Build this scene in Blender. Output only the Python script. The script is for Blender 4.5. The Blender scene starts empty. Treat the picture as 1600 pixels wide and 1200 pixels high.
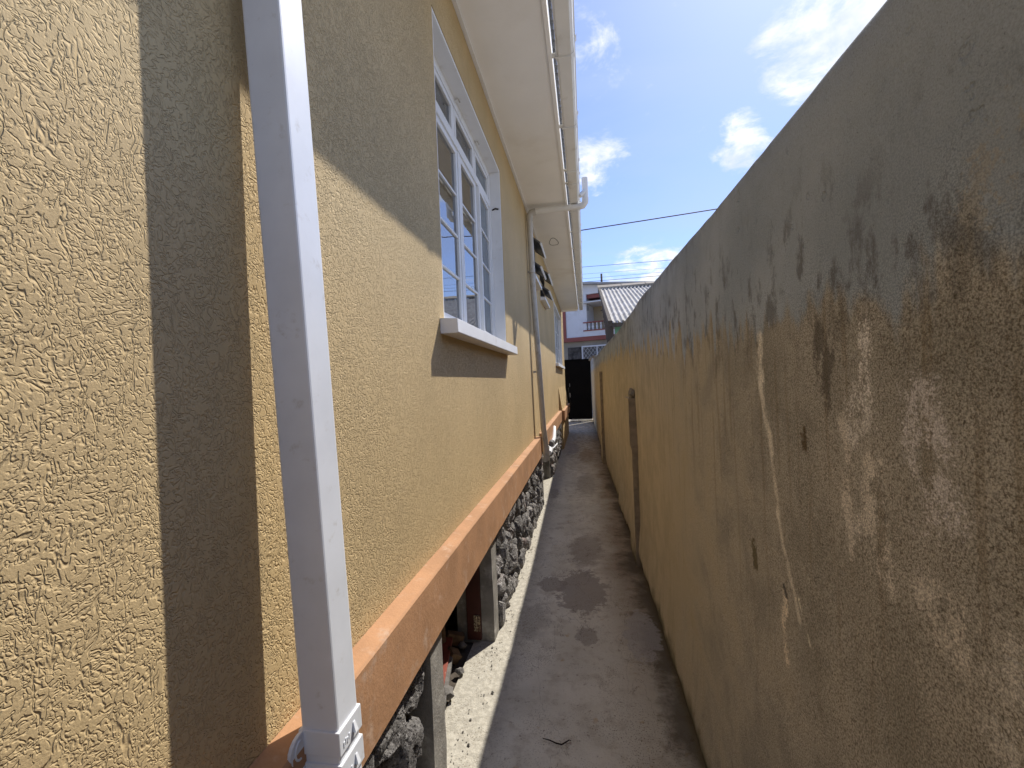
import bpy, bmesh, math, random
from mathutils import Vector, Matrix, noise

random.seed(7)
S = bpy.context.scene
COL = S.collection
R = math.radians

# ------------------------------------------------------------------ camera
cam = bpy.data.cameras.new('camera')
cam.sensor_width = 36.0
cam.lens = 36.0 * 690 / 1600
cam.clip_start = 0.02
cam.clip_end = 2000
camo = bpy.data.objects.new('camera', cam)
COL.objects.link(camo)
cr = Vector((0.985584, 0.16439294, -0.03998925))
cu = Vector((0.03911101, 0.00857702, 0.99919806))
cf = Vector((-0.1646041, 0.98635764, -0.0020238))
M = Matrix.Identity(4)
for i in range(3):
    M[i][0], M[i][1], M[i][2] = cr[i], cu[i], -cf[i]
M[2][3] = 1.5
camo.matrix_world = M
S.camera = camo

# ------------------------------------------------------------------ light
SUN = Vector((1.0, 1.65, 2.35)).normalized()
SUN_EL = math.asin(SUN.z)
SUN_AZ = math.atan2(SUN.x, SUN.y)
sd = bpy.data.lights.new('sun', 'SUN')
sd.energy = 2.7
sd.angle = R(0.53)
sd.color = (1.0, 0.94, 0.84)
so = bpy.data.objects.new('sun', sd)
COL.objects.link(so)
so.rotation_euler = (-SUN).to_track_quat('-Z', 'Y').to_euler()
so.location = (5, 8, 12)

world = bpy.data.worlds.new("World")
S.world = world
world.use_nodes = True
S.view_settings.view_transform = 'Standard'
S.view_settings.look = 'None'
S.view_settings.gamma = 1
S.view_settings.use_curve_mapping = False
S.view_settings.exposure = 1.1
S.render.resolution_x, S.render.resolution_y = 1024, 768
S.cycles.max_bounces = 8
S.cycles.diffuse_bounces = 5
S.cycles.use_denoising = True


# ------------------------------------------------------------------ node helper
class NT:
    def __init__(self, tree):
        self.t = tree
        self.n = tree.nodes
        self.l = tree.links

    def new(self, kind, **kw):
        nd = self.n.new(kind)
        for k, v in kw.items():
            setattr(nd, k, v)
        return nd

    def put(self, sock, v):
        if v is None:
            return
        if isinstance(v, bpy.types.NodeSocket):
            self.l.new(v, sock)
        else:
            if isinstance(v, (tuple, list)) and len(v) == 3 and sock.type == 'RGBA':
                v = (*v, 1.0)
            sock.default_value = v

    def math(self, op, a, b=None, c=None, clamp=False):
        nd = self.new('ShaderNodeMath', operation=op, use_clamp=clamp)
        self.put(nd.inputs[0], a)
        self.put(nd.inputs[1], b)
        self.put(nd.inputs[2], c)
        return nd.outputs[0]

    def vmath(self, op, a, b=None):
        nd = self.new('ShaderNodeVectorMath', operation=op)
        self.put(nd.inputs[0], a)
        self.put(nd.inputs[1], b)
        return nd.outputs['Value'] if op in ('DOT_PRODUCT', 'LENGTH', 'DISTANCE') else nd.outputs[0]

    def noise(self, vec, scale, detail=2.0, rough=0.5, dist=0.0, col=False):
        nd = self.new('ShaderNodeTexNoise')
        self.put(nd.inputs['Vector'], vec)
        nd.inputs['Scale'].default_value = scale
        nd.inputs['Detail'].default_value = detail
        nd.inputs['Roughness'].default_value = rough
        nd.inputs['Distortion'].default_value = dist
        return nd.outputs['Color'] if col else nd.outputs[0]

    def voro(self, vec, scale, feature='F1', out='Distance'):
        nd = self.new('ShaderNodeTexVoronoi', feature=feature)
        self.put(nd.inputs['Vector'], vec)
        nd.inputs['Scale'].default_value = scale
        return nd.outputs[out]

    def step(self, v, a, b, lo=0.0, hi=1.0):
        nd = self.new('ShaderNodeMapRange', interpolation_type='SMOOTHSTEP')
        self.put(nd.inputs[0], v)
        self.put(nd.inputs[1], a)
        self.put(nd.inputs[2], b)
        self.put(nd.inputs[3], lo)
        self.put(nd.inputs[4], hi)
        return nd.outputs[0]

    def mix(self, f, a, b, mode='MIX'):
        nd = self.new('ShaderNodeMix', data_type='RGBA', blend_type=mode)
        nd.clamp_factor = True
        self.put(nd.inputs[0], f)
        self.put(nd.inputs[6], a)
        self.put(nd.inputs[7], b)
        return nd.outputs[2]

    def xyz(self, v):
        nd = self.new('ShaderNodeSeparateXYZ')
        self.put(nd.inputs[0], v)
        return nd.outputs

    def comb(self, x, y, z):
        nd = self.new('ShaderNodeCombineXYZ')
        self.put(nd.inputs[0], x)
        self.put(nd.inputs[1], y)
        self.put(nd.inputs[2], z)
        return nd.outputs[0]

    def mapping(self, v, scale=(1, 1, 1), rot=(0, 0, 0), loc=(0, 0, 0)):
        nd = self.new('ShaderNodeMapping')
        self.put(nd.inputs[0], v)
        nd.inputs['Location'].default_value = loc
        nd.inputs['Rotation'].default_value = rot
        nd.inputs['Scale'].default_value = scale
        return nd.outputs[0]

    def bump(self, h, dist=0.003, strength=1.0, normal=None):
        nd = self.new('ShaderNodeBump')
        nd.inputs['Strength'].default_value = strength
        nd.inputs['Distance'].default_value = dist
        self.put(nd.inputs['Height'], h)
        if normal is not None:
            self.put(nd.inputs['Normal'], normal)
        return nd.outputs[0]


def new_mat(name):
    m = bpy.data.materials.new(name)
    m.use_nodes = True
    nt = NT(m.node_tree)
    b = m.node_tree.nodes['Principled BSDF']
    b.inputs['Roughness'].default_value = 0.8
    b.inputs['Specular IOR Level'].default_value = 0.3
    geo = nt.new('ShaderNodeNewGeometry')
    return m, nt, b, geo.outputs['Position']


def simple(name, col, rough=0.7, var=0.12, scale=8.0, metal=0.0, bump=0.0, bscale=60, spec=0.3, dirt=None, dscale=5.0, dlo=.55, dhi=.75):
    m, nt, b, P = new_mat(name)
    n = nt.noise(P, scale, 4, 0.6)
    k = nt.step(n, .3, .7, 1 - var, 1 + var)
    c = nt.mix(1.0, col, nt.comb(k, k, k), 'MULTIPLY')
    if dirt:
        c = nt.mix(nt.step(nt.noise(P, dscale, 6, .65), dlo, dhi), c, dirt)
    nt.put(b.inputs['Base Color'], c)
    b.inputs['Roughness'].default_value = rough
    b.inputs['Metallic'].default_value = metal
    b.inputs['Specular IOR Level'].default_value = spec
    if bump:
        nt.put(b.inputs['Normal'], nt.bump(nt.noise(P, bscale, 4, .6), bump))
    return m


# ------------------------------------------------------------------ sky
def build_sky():
    nt = NT(world.node_tree)
    bg = nt.n['Background']
    sky = nt.new('ShaderNodeTexSky', sky_type='NISHITA')
    sky.sun_disc = False
    sky.sun_elevation = SUN_EL
    sky.sun_rotation = SUN_AZ
    sky.altitude = 50
    sky.air_density = 1.0
    sky.dust_density = .6
    sky.ozone_density = 1.5
    D = nt.new('ShaderNodeTexCoord').outputs['Generated']
    x, y, z = nt.xyz(D)
    den = nt.math('ADD', nt.math('MAXIMUM', z, 0.0), 0.22)
    p = nt.comb(nt.math('DIVIDE', x, den), nt.math('DIVIDE', y, den), z)
    big = nt.noise(p, 1.3, 3, .5, .3)
    fine = nt.noise(nt.mapping(p, loc=(3.1, 1.7, .4)), 7.5, 12, .66, .35)
    fbm = nt.math('ADD', nt.math('MULTIPLY', big, .5), nt.math('MULTIPLY', fine, .5))

    def blob(d, r0, r1):
        dv = Vector(d).normalized()
        dt = nt.vmath('DOT_PRODUCT', D, tuple(dv))
        return nt.step(dt, math.cos(r1), math.cos(r0))

    cov = None
    for d, r0, r1, w in [((.115, .967, .215), .0, .1, .2), ((.17, .96, .2), .0, .12, .2), ((.05, .905, .423), .0, .085, .15),
                         ((.225, .86, .455), .0, .05, .12), ((.295, .856, .42), .0, .075, .19),
                         ((.385, .77, .51), .0, .13, .17), ((.43, .72, .545), .0, .13, .17), ((.36, .85, .39), .0, .1, .14),
                         ((-.3, .93, .22), .0, .25, .18), ((.6, .77, .2), .0, .35, .17), ((-.75, .6, .3), .0, .4, .15),
                         ((.2, -.9, .35), .0, .5, .15), ((.9, -.2, .35), .0, .4, .15), ((-.8, -.5, .3), .0, .4, .15)]:
        v = nt.math('MULTIPLY', blob(d, r0, r1), w)
        cov = v if cov is None else nt.math('MAXIMUM', cov, v)
    # cloud cover added outside the view to lift the ambient light in the alley
    away = nt.step(nt.vmath('DOT_PRODUCT', D, tuple(Vector((.12, .9, .42)).normalized())), .80, .60, 0.0, .085)
    cov = nt.math('MAXIMUM', cov, away)
    dens = nt.math('ADD', fbm, cov)
    cm = nt.step(dens, .615, .77)
    veil = nt.step(nt.noise(nt.mapping(p, scale=(.8, 2.2, 1), rot=(0, 0, .5)), 1.1, 5, .55, .6), .36, .76, 0.0, .34)
    base = nt.mix(1.0, sky.outputs[0], (.72, .79, 1.06), 'MULTIPLY')
    veilc = nt.mix(veil, base, (3.2, 3.9, 5.4))
    shade = nt.step(nt.noise(nt.mapping(p, loc=(5, 2, 0)), 5.0, 6, .55), .35, .65)
    cc = nt.mix(shade, (4.2, 4.7, 5.6), (6.6, 6.6, 6.6))
    out = nt.mix(cm, veilc, cc)
    nt.put(bg.inputs['Color'], out)
    bg.inputs['Strength'].default_value = 0.088


build_sky()


# ------------------------------------------------------------------ mesh helper
class MB:
    def __init__(self):
        self.v = []
        self.f = []

    def quad(self, *ps):
        i = len(self.v)
        self.v += [tuple(p) for p in ps]
        self.f.append(tuple(range(i, i + len(ps))))
        return self

    def box(self, x0, x1, y0, y1, z0, z1):
        i = len(self.v)
        self.v += [(x, y, z) for x in (x0, x1) for y in (y0, y1) for z in (z0, z1)]
        for q in ((0, 1, 3, 2), (4, 6, 7, 5), (0, 4, 5, 1), (2, 3, 7, 6), (0, 2, 6, 4), (1, 5, 7, 3)):
            self.f.append(tuple(i + k for k in q))
        return self

    def hexa(self, b, t):
        """eight corners: four at the bottom, four on top, same order"""
        i = len(self.v)
        self.v += [tuple(p) for p in b] + [tuple(p) for p in t]
        self.f.append((i + 3, i + 2, i + 1, i))
        self.f.append((i + 4, i + 5, i + 6, i + 7))
        for k in range(4):
            self.f.append((i + k, i + (k + 1) % 4, i + 4 + (k + 1) % 4, i + 4 + k))
        return self

    def extrude(self, prof, axis, a, b):
        """closed 2D profile carried along an axis: 'y' -> prof=(x,z); 'x' -> (y,z); 'z' -> (x,y)"""
        def p3(q, s):
            if axis == 'y':
                return (q[0], s, q[1])
            if axis == 'x':
                return (s, q[0], q[1])
            return (q[0], q[1], s)
        n = len(prof)
        i = len(self.v)
        self.v += [p3(q, a) for q in prof] + [p3(q, b) for q in prof]
        for k in range(n):
            self.f.append((i + k, i + (k + 1) % n, i + n + (k + 1) % n, i + n + k))
        self.f.append(tuple(i + k for k in reversed(range(n))))
        self.f.append(tuple(i + n + k for k in range(n)))
        return self

    def tube(self, pts, r, seg=12, cap=True):
        pts = [Vector(p) for p in pts]
        rs = r if isinstance(r, (list, tuple)) else [r] * len(pts)
        up = None
        i0 = len(self.v)
        for k, p in enumerate(pts):
            a = pts[max(k - 1, 0)]
            b = pts[min(k + 1, len(pts) - 1)]
            t = (b - a).normalized()
            if up is None:
                up = t.orthogonal().normalized()
            up = (up - t * up.dot(t)).normalized()
            s = t.cross(up)
            for j in range(seg):
                an = 2 * math.pi * j / seg
                self.v.append(tuple(p + (up * math.cos(an) + s * math.sin(an)) * rs[k]))
        for k in range(len(pts) - 1):
            for j in range(seg):
                self.f.append((i0 + k * seg + j, i0 + k * seg + (j + 1) % seg, i0 + (k + 1) * seg + (j + 1) % seg, i0 + (k + 1) * seg + j))
        if cap:
            self.f.append(tuple(i0 + j for j in reversed(range(seg))))
            e = i0 + (len(pts) - 1) * seg
            self.f.append(tuple(e + j for j in range(seg)))
        return self

    def grid(self, rows):
        """rows of points, same length each"""
        i0 = len(self.v)
        n = len(rows[0])
        for r in rows:
            self.v += [tuple(p) for p in r]
        for a in range(len(rows) - 1):
            for b in range(n - 1):
                self.f.append((i0 + a * n + b, i0 + a * n + b + 1, i0 + (a + 1) * n + b + 1, i0 + (a + 1) * n + b))
        return self

    def build(self, name, mat, parent=None, smooth=False, bevel=0.0, fix=True):
        me = bpy.data.meshes.new(name)
        me.from_pydata(self.v, [], self.f)
        if fix or bevel:
            bm = bmesh.new()
            bm.from_mesh(me)
            if fix:
                bmesh.ops.recalc_face_normals(bm, faces=bm.faces)
            if bevel:
                es = [e for e in bm.edges if len(e.link_faces) == 2 and e.calc_face_angle(0) > .5]
                bmesh.ops.bevel(bm, geom=es, offset=bevel, segments=2, affect='EDGES', profile=.6, clamp_overlap=True)
            bm.to_mesh(me)
            bm.free()
        me.materials.append(mat)
        if smooth:
            for p in me.polygons:
                p.use_smooth = True
        o = bpy.data.objects.new(name, me)
        COL.objects.link(o)
        if parent is not None:
            o.parent = parent
            o.matrix_parent_inverse = parent.matrix_world.inverted()
        return o


def autosmooth(o, ang=40):
    me = o.data
    for p in me.polygons:
        p.use_smooth = True
    bm = bmesh.new()
    bm.from_mesh(me)
    for e in bm.edges:
        if len(e.link_faces) == 2 and e.calc_face_angle(0) > R(ang):
            e.smooth = False
    bm.to_mesh(me)
    bm.free()
    return o


def thing(name, label, cat, loc=(0, 0, 0), group=None):
    o = bpy.data.objects.new(name, None)
    COL.objects.link(o)
    o.empty_display_size = .1
    o.location = loc
    o.matrix_world = Matrix.Translation(loc)
    o['label'] = label
    o['category'] = cat
    if group:
        o['group'] = group
    return o


def tag(o, label, cat, group=None):
    o['label'] = label
    o['category'] = cat
    if group:
        o['group'] = group
    return o


def wall_cells(mb, x, yb, zb, holes, depth):
    """a wall in the plane x with real openings; holes=(y0,y1,z0,z1); reveals go back by depth"""
    for j in range(len(yb) - 1):
        for k in range(len(zb) - 1):
            yc, zc = (yb[j] + yb[j + 1]) / 2, (zb[k] + zb[k + 1]) / 2
            if any(h[0] < yc < h[1] and h[2] < zc < h[3] for h in holes):
                continue
            for xx in (x, x - depth):
                mb.quad((xx, yb[j], zb[k]), (xx, yb[j + 1], zb[k]), (xx, yb[j + 1], zb[k + 1]), (xx, yb[j], zb[k + 1]))
    for (a, b, c, d) in holes:
        mb.quad((x, a, c), (x - depth, a, c), (x - depth, a, d), (x, a, d))
        mb.quad((x, b, c), (x - depth, b, c), (x - depth, b, d), (x, b, d))
        mb.quad((x, a, c), (x - depth, a, c), (x - depth, b, c), (x, b, c))
        mb.quad((x, a, d), (x - depth, a, d), (x - depth, b, d), (x, b, d))


# ------------------------------------------------------------------ materials
def mat_house_wall():
    m, nt, b, P = new_mat('tan_textured_render')
    n = nt.noise(P, 1.6, 5, .6)
    k = nt.step(n, .3, .7, .93, 1.06)
    c = nt.mix(1.0, (.545, .41, .22), nt.comb(k, k, k), 'MULTIPLY')
    tr_ = nt.noise(nt.mapping(P, scale=(1, 1.4, .8), loc=(2, 8, 5)), 3.6, 6, .62)
    c = nt.mix(nt.step(tr_, .50, .72, 0, .16), c, (.44, .34, .19))
    run = nt.noise(nt.mapping(P, scale=(1, 9, .5)), 2.6, 4, .55)
    c = nt.mix(nt.step(run, .56, .74, 0, .10), c, (.34, .265, .16))
    sp = nt.noise(P, 130, 3, .6)
    c = nt.mix(nt.step(sp, .60, .75, 0, .30), c, (.43, .31, .155))
    nt.put(b.inputs['Base Color'], c)
    b.inputs['Roughness'].default_value = .75
    b.inputs['Specular IOR Level'].default_value = .25

    def ridge(vec, scale, w, dist, mscale, mlo, mhi, loc, det=1.2):
        v = nt.mapping(vec, loc=loc)
        n1 = nt.noise(v, scale, det, .5, dist)
        r = nt.math('ABSOLUTE', nt.math('SUBTRACT', n1, .5))
        g = nt.step(r, 0.0, w, 1.0, 0.0)
        msk = nt.step(nt.noise(v, mscale, 2, .5), mlo, mhi)
        return nt.math('MULTIPLY', g, msk)
    wv = nt.vmath('ADD', P, nt.vmath('SCALE', nt.noise(P, 9, 2, .5, 0, True)))
    wv.node.inputs[1].links[0].from_node.inputs['Scale'].default_value = .045
    diag = nt.mapping(wv, rot=(R(52), 0, 0), scale=(1, 1, .30))
    g1 = ridge(wv, 50, .044, .4, 60, .50, .54, (0, 0, 0))
    g2 = ridge(wv, 86, .054, .3, 82, .49, .54, (3, 5, 1))
    g3 = ridge(diag, 66, .044, .3, 38, .50, .54, (7, 1, 4))
    g4 = ridge(wv, 92, .085, .3, 70, .43, .53, (2, 8, 6))
    py = nt.xyz(P)[1]
    nearf = nt.step(nt.math('ADD', py, nt.math('MULTIPLY', nt.noise(P, 2.5, 2), .6)), .65, 1.15, 1.0, 0.0)
    far4 = nt.math('MULTIPLY', g4, nt.math('SUBTRACT', 1.1, nt.math('MULTIPLY', nearf, .5)))
    g = nt.math('MAXIMUM', nt.math('MULTIPLY', g1, .9), nt.math('MAXIMUM', nt.math('MULTIPLY', g2, .8), nt.math('MULTIPLY', g3, nearf)))
    g = nt.math('MAXIMUM', g, nt.math('MULTIPLY', far4, 1.05))
    grain = nt.noise(P, 300, 3, .6)
    lump = nt.noise(P, 45, 3, .55)
    h = nt.math('ADD', nt.math('MULTIPLY', g, -1.0), nt.math('ADD', nt.math('MULTIPLY', grain, .34), nt.math('MULTIPLY', lump, .28)))
    nt.put(b.inputs['Normal'], nt.bump(h, .0018, 1.0))
    return m


def mat_boundary(kind='body'):
    m, nt, b, P = new_mat('weathered_boundary_plaster')
    x, y, z = nt.xyz(P)
    streak = nt.mapping(P, scale=(1, 5.0, .45))
    s1 = nt.noise(streak, 3.0, 6, .6, .2)
    s2 = nt.noise(nt.mapping(P, scale=(1, 14, .6)), 3.0, 5, .6)
    blot = nt.noise(P, 5.5, 8, .62, .3)
    fine = nt.noise(P, 260, 5, .72)
    # ochre paint, stronger towards the gate
    och = nt.mix(nt.step(blot, .35, .65), (.59, .50, .345), (.49, .42, .29))
    grey = nt.mix(nt.step(blot, .38, .62), (.35, .33, .285), (.47, .44, .385))
    yy = nt.math('ADD', y, nt.math('MULTIPLY', nt.math('SUBTRACT', blot, .5), 2.2))
    c = nt.mix(nt.step(yy, .85, 2.6), grey, och)
    # paint rubbed off in specks near the camera
    speck = nt.step(fine, .50, .60)
    near = nt.step(y, 2.2, .5)
    c = nt.mix(nt.math('MULTIPLY', speck, nt.math('MULTIPLY', near, .8)), c, (.16, .135, .105))
    pale = nt.step(nt.noise(nt.mapping(P, loc=(4, 2, 1)), 240, 5, .72), .53, .60)
    patch = nt.step(nt.noise(nt.mapping(P, scale=(1, 1.3, .7), loc=(1, 5, 2)), 7, 5, .6), .47, .62)
    c = nt.mix(nt.math('MULTIPLY', nt.math('MULTIPLY', pale, patch), nt.math('MULTIPLY', near, .75)), c, (.56, .51, .44))
    # thin vertical drips in the ochre
    drip = nt.step(s2, .53, .66)
    c = nt.mix(nt.math('MULTIPLY', drip, nt.step(z, .7, 1.8, .15, .6)), c, (.25, .205, .145))
    # dark band under the top
    edge = nt.math('ADD', nt.math('MULTIPLY', nt.math('SUBTRACT', s1, .5), nt.step(y, .8, 2.2, .26, .6)), nt.math('MULTIPLY', nt.math('SUBTRACT', blot, .5), .22))
    lim = nt.math('ADD', nt.step(y, .4, 5.5, 1.60, 1.80), edge)
    tm = nt.step(z, nt.math('SUBTRACT', lim, .025), nt.math('ADD', lim, .03))
    gtop = nt.mix(nt.step(nt.noise(P, 3.2, 5, .55), .35, .65), (.35, .40, .46), (.45, .50, .56))
    gtop = nt.mix(nt.math('MULTIPLY', nt.step(fine, .58, .70), .5), gtop, (.13, .12, .11))
    c = nt.mix(nt.math('MULTIPLY', tm, .96), c, gtop)
    # black growth along the lower edge of that band and on the coping
    bl = nt.noise(nt.mapping(P, scale=(1, 2.2, 1.1)), 8, 8, .68)
    c = nt.mix(nt.math('MULTIPLY', nt.step(bl, .50, .62), nt.step(nt.math('ABSOLUTE', nt.math('SUBTRACT', z, nt.math('ADD', lim, .06))), .0, .24, .62, 0.0)), c, (.10, .092, .082))
    c = nt.mix(nt.math('MULTIPLY', nt.step(z, 1.93, 2.03), nt.step(bl, .42, .6, 0, .7)), c, (.12, .11, .10))

    W = (.86, .80, .69)

    def stain(y0, z0, y1, z1, w, colr, amt, lo=.42, hi=.62, sc=70, loc=(0, 0, 0)):
        """an irregular worn streak along a segment on the wall face"""
        dy, dz = y1 - y0, z1 - z0
        L2 = dy * dy + dz * dz + 1e-6
        wob = nt.math('MULTIPLY', nt.math('SUBTRACT', nt.noise(nt.mapping(P, loc=loc), 9, 3, .6), .5), w * 2.2)
        ry = nt.math('SUBTRACT', nt.math('ADD', y, wob), y0)
        rz = nt.math('SUBTRACT', z, z0)
        t = nt.math('DIVIDE', nt.math('ADD', nt.math('MULTIPLY', ry, dy), nt.math('MULTIPLY', rz, dz)), L2, clamp=True)
        ey = nt.math('SUBTRACT', ry, nt.math('MULTIPLY', t, dy))
        ez = nt.math('SUBTRACT', rz, nt.math('MULTIPLY', t, dz))
        d = nt.math('SQRT', nt.math('ADD', nt.math('MULTIPLY', ey, ey), nt.math('MULTIPLY', ez, ez)))
        k = nt.step(d, 0.0, w, 1.0, 0.0)
        tex = nt.noise(nt.mapping(P, loc=loc), sc * 2.2, 5, .72)
        pat = nt.step(nt.noise(nt.mapping(P, loc=loc, scale=(1, 1, .6)), 30, 6, .66), .30, .62, .2, 1.35)
        thr = nt.math('SUBTRACT', .76, nt.math('MULTIPLY', nt.math('MULTIPLY', k, pat), .29 if lo > .28 else .55))
        sw = .075 if lo > .28 else .14
        k2 = nt.step(tex, nt.math('SUBTRACT', thr, sw), nt.math('ADD', thr, sw))
        k2 = nt.math('MAXIMUM', k2, nt.math('MULTIPLY', nt.step(nt.math('MULTIPLY', k, pat), .15, .8), .6 if colr == W else .10))
        return nt.math('MULTIPLY', nt.math('MULTIPLY', k2, nt.step(k, 0, .12)), amt), colr
    for a in [
        stain(1.081, 1.577, 1.075, 1.46, .034, W, .95, .30, .45, 90),
        stain(1.075, 1.48, 1.033, 1.33, .022, W, .8, .34, .5, 110, (1, 1, 1)),
        stain(1.033, 1.34, 1.013, 1.2, .018, W, .7, .36, .52, 110, (2, 1, 1)),
        stain(1.013, 1.2, .93, 1.02, .016, W, .65, .36, .55, 120, (2, 5, 1)),
        stain(.997, 1.04, 1.0, .90, .030, (0.850, 0.749, 0.608), .95, .34, .5, 90, (3, 1, 1)),
        stain(.93, 1.06, .89, .99, .010, (0.850, 0.810, 0.668), .8, .34, .5, 110, (2, 7, 1)),
        stain(.69, 1.57, .70, 1.46, .034, (0.850, 0.810, 0.769), .85, .32, .5, 90, (3, 4, 1)),
        stain(.705, 1.46, .72, 1.40, .055, (0.810, 0.769, 0.729), .75, .40, .55, 80, (3, 4, 6)),
        stain(.76, 1.42, .755, 1.22, .030, (0.810, 0.749, 0.668), .65, .42, .56, 80, (5, 4, 6)),
        stain(.70, 1.36, .69, 1.22, .06, (0.810, 0.749, 0.668), .7, .42, .56, 80, (6, 4, 6)),
        stain(.596, 1.46, .57, 1.31, .065, (0.769, 0.729, 0.729), .7, .42, .58, 75, (7, 4, 6)),
        stain(.59, 1.22, .55, 1.20, .08, (0.769, 0.709, 0.628), .6, .42, .58, 75, (7, 1, 6)),
        stain(.50, 1.22, .46, 1.05, .08, (0.729, 0.689, 0.628), .6, .42, .58, 70, (8, 1, 6)),
        stain(1.165, 1.08, 1.165, 1.03, .028, (0.161, 0.140, 0.091), .95, .05, .15, 30, (8, 2, 6)),
        stain(.997, 1.055, .985, 1.04, .012, (0.112, 0.105, 0.105), .9, .05, .2, 60, (8, 3, 6)),
        stain(.888, 1.39, .885, 1.36, .020, (0.119, 0.084, 0.049), .85, .1, .3, 50, (8, 4, 6)),
        stain(.80, 1.56, .81, 1.46, .045, (0.126, 0.112, 0.098), .7, .25, .5, 40, (8, 5, 6)),
        stain(.52, 1.66, .44, 1.72, .08, (.42, .40, .36), .7, .35, .5, 45, (9, 5, 6)),
        stain(.40, 1.70, .40, 1.60, .06, (.40, .385, .35), .6, .35, .5, 45, (9, 6, 6)),
    ]:
        c = nt.mix(a[0], c, a[1])
    # aggregate grain: dark and pale grains showing where the paint has worn off
    gr_ = nt.noise(nt.mapping(P, loc=(6, 6, 2)), 420, 3, .7)
    gk = nt.step(gr_, .36, .64, .62, 1.34)
    gm = nt.math('MULTIPLY', nt.step(y, 3.2, .9, .35, 1.0), nt.step(z, nt.math('ADD', lim, .12), nt.math('SUBTRACT', lim, .02), .3, 1.0))
    c = nt.mix(gm, c, nt.mix(1.0, c, nt.comb(gk, gk, gk), 'MULTIPLY'))
    # damp, mossy foot
    foot = nt.math('ADD', nt.step(y, 4.5, 2.5, .04, .15), nt.math('ADD', nt.math('MULTIPLY', nt.math('SUBTRACT', s1, .5), .08), nt.math('MULTIPLY', nt.math('SUBTRACT', blot, .5), .30)))
    fm = nt.step(z, nt.math('SUBTRACT', foot, .06), nt.math('ADD', foot, .05), 1.0, 0.0)
    c = nt.mix(nt.math('MULTIPLY', fm, .82), c, nt.mix(blot, (.06, .058, .034), (.13, .12, .075)))
    nt.put(b.inputs['Base Color'], c)
    b.inputs['Roughness'].default_value = .92
    b.inputs['Specular IOR Level'].default_value = .02
    h = nt.math('ADD', nt.math('MULTIPLY', fine, .6), nt.math('MULTIPLY', nt.noise(P, 260, 3, .6), .35))
    h = nt.math('ADD', h, nt.math('MULTIPLY', nt.noise(P, 14, 4, .6), 1.2))
    pits = nt.step(nt.noise(nt.mapping(P, loc=(7, 7, 3)), 26, 3, .5), .66, .72, 0, -1.2)
    h = nt.math('ADD', h, pits)
    nt.put(b.inputs['Normal'], nt.bump(h, .0035, .9))
    return m


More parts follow.
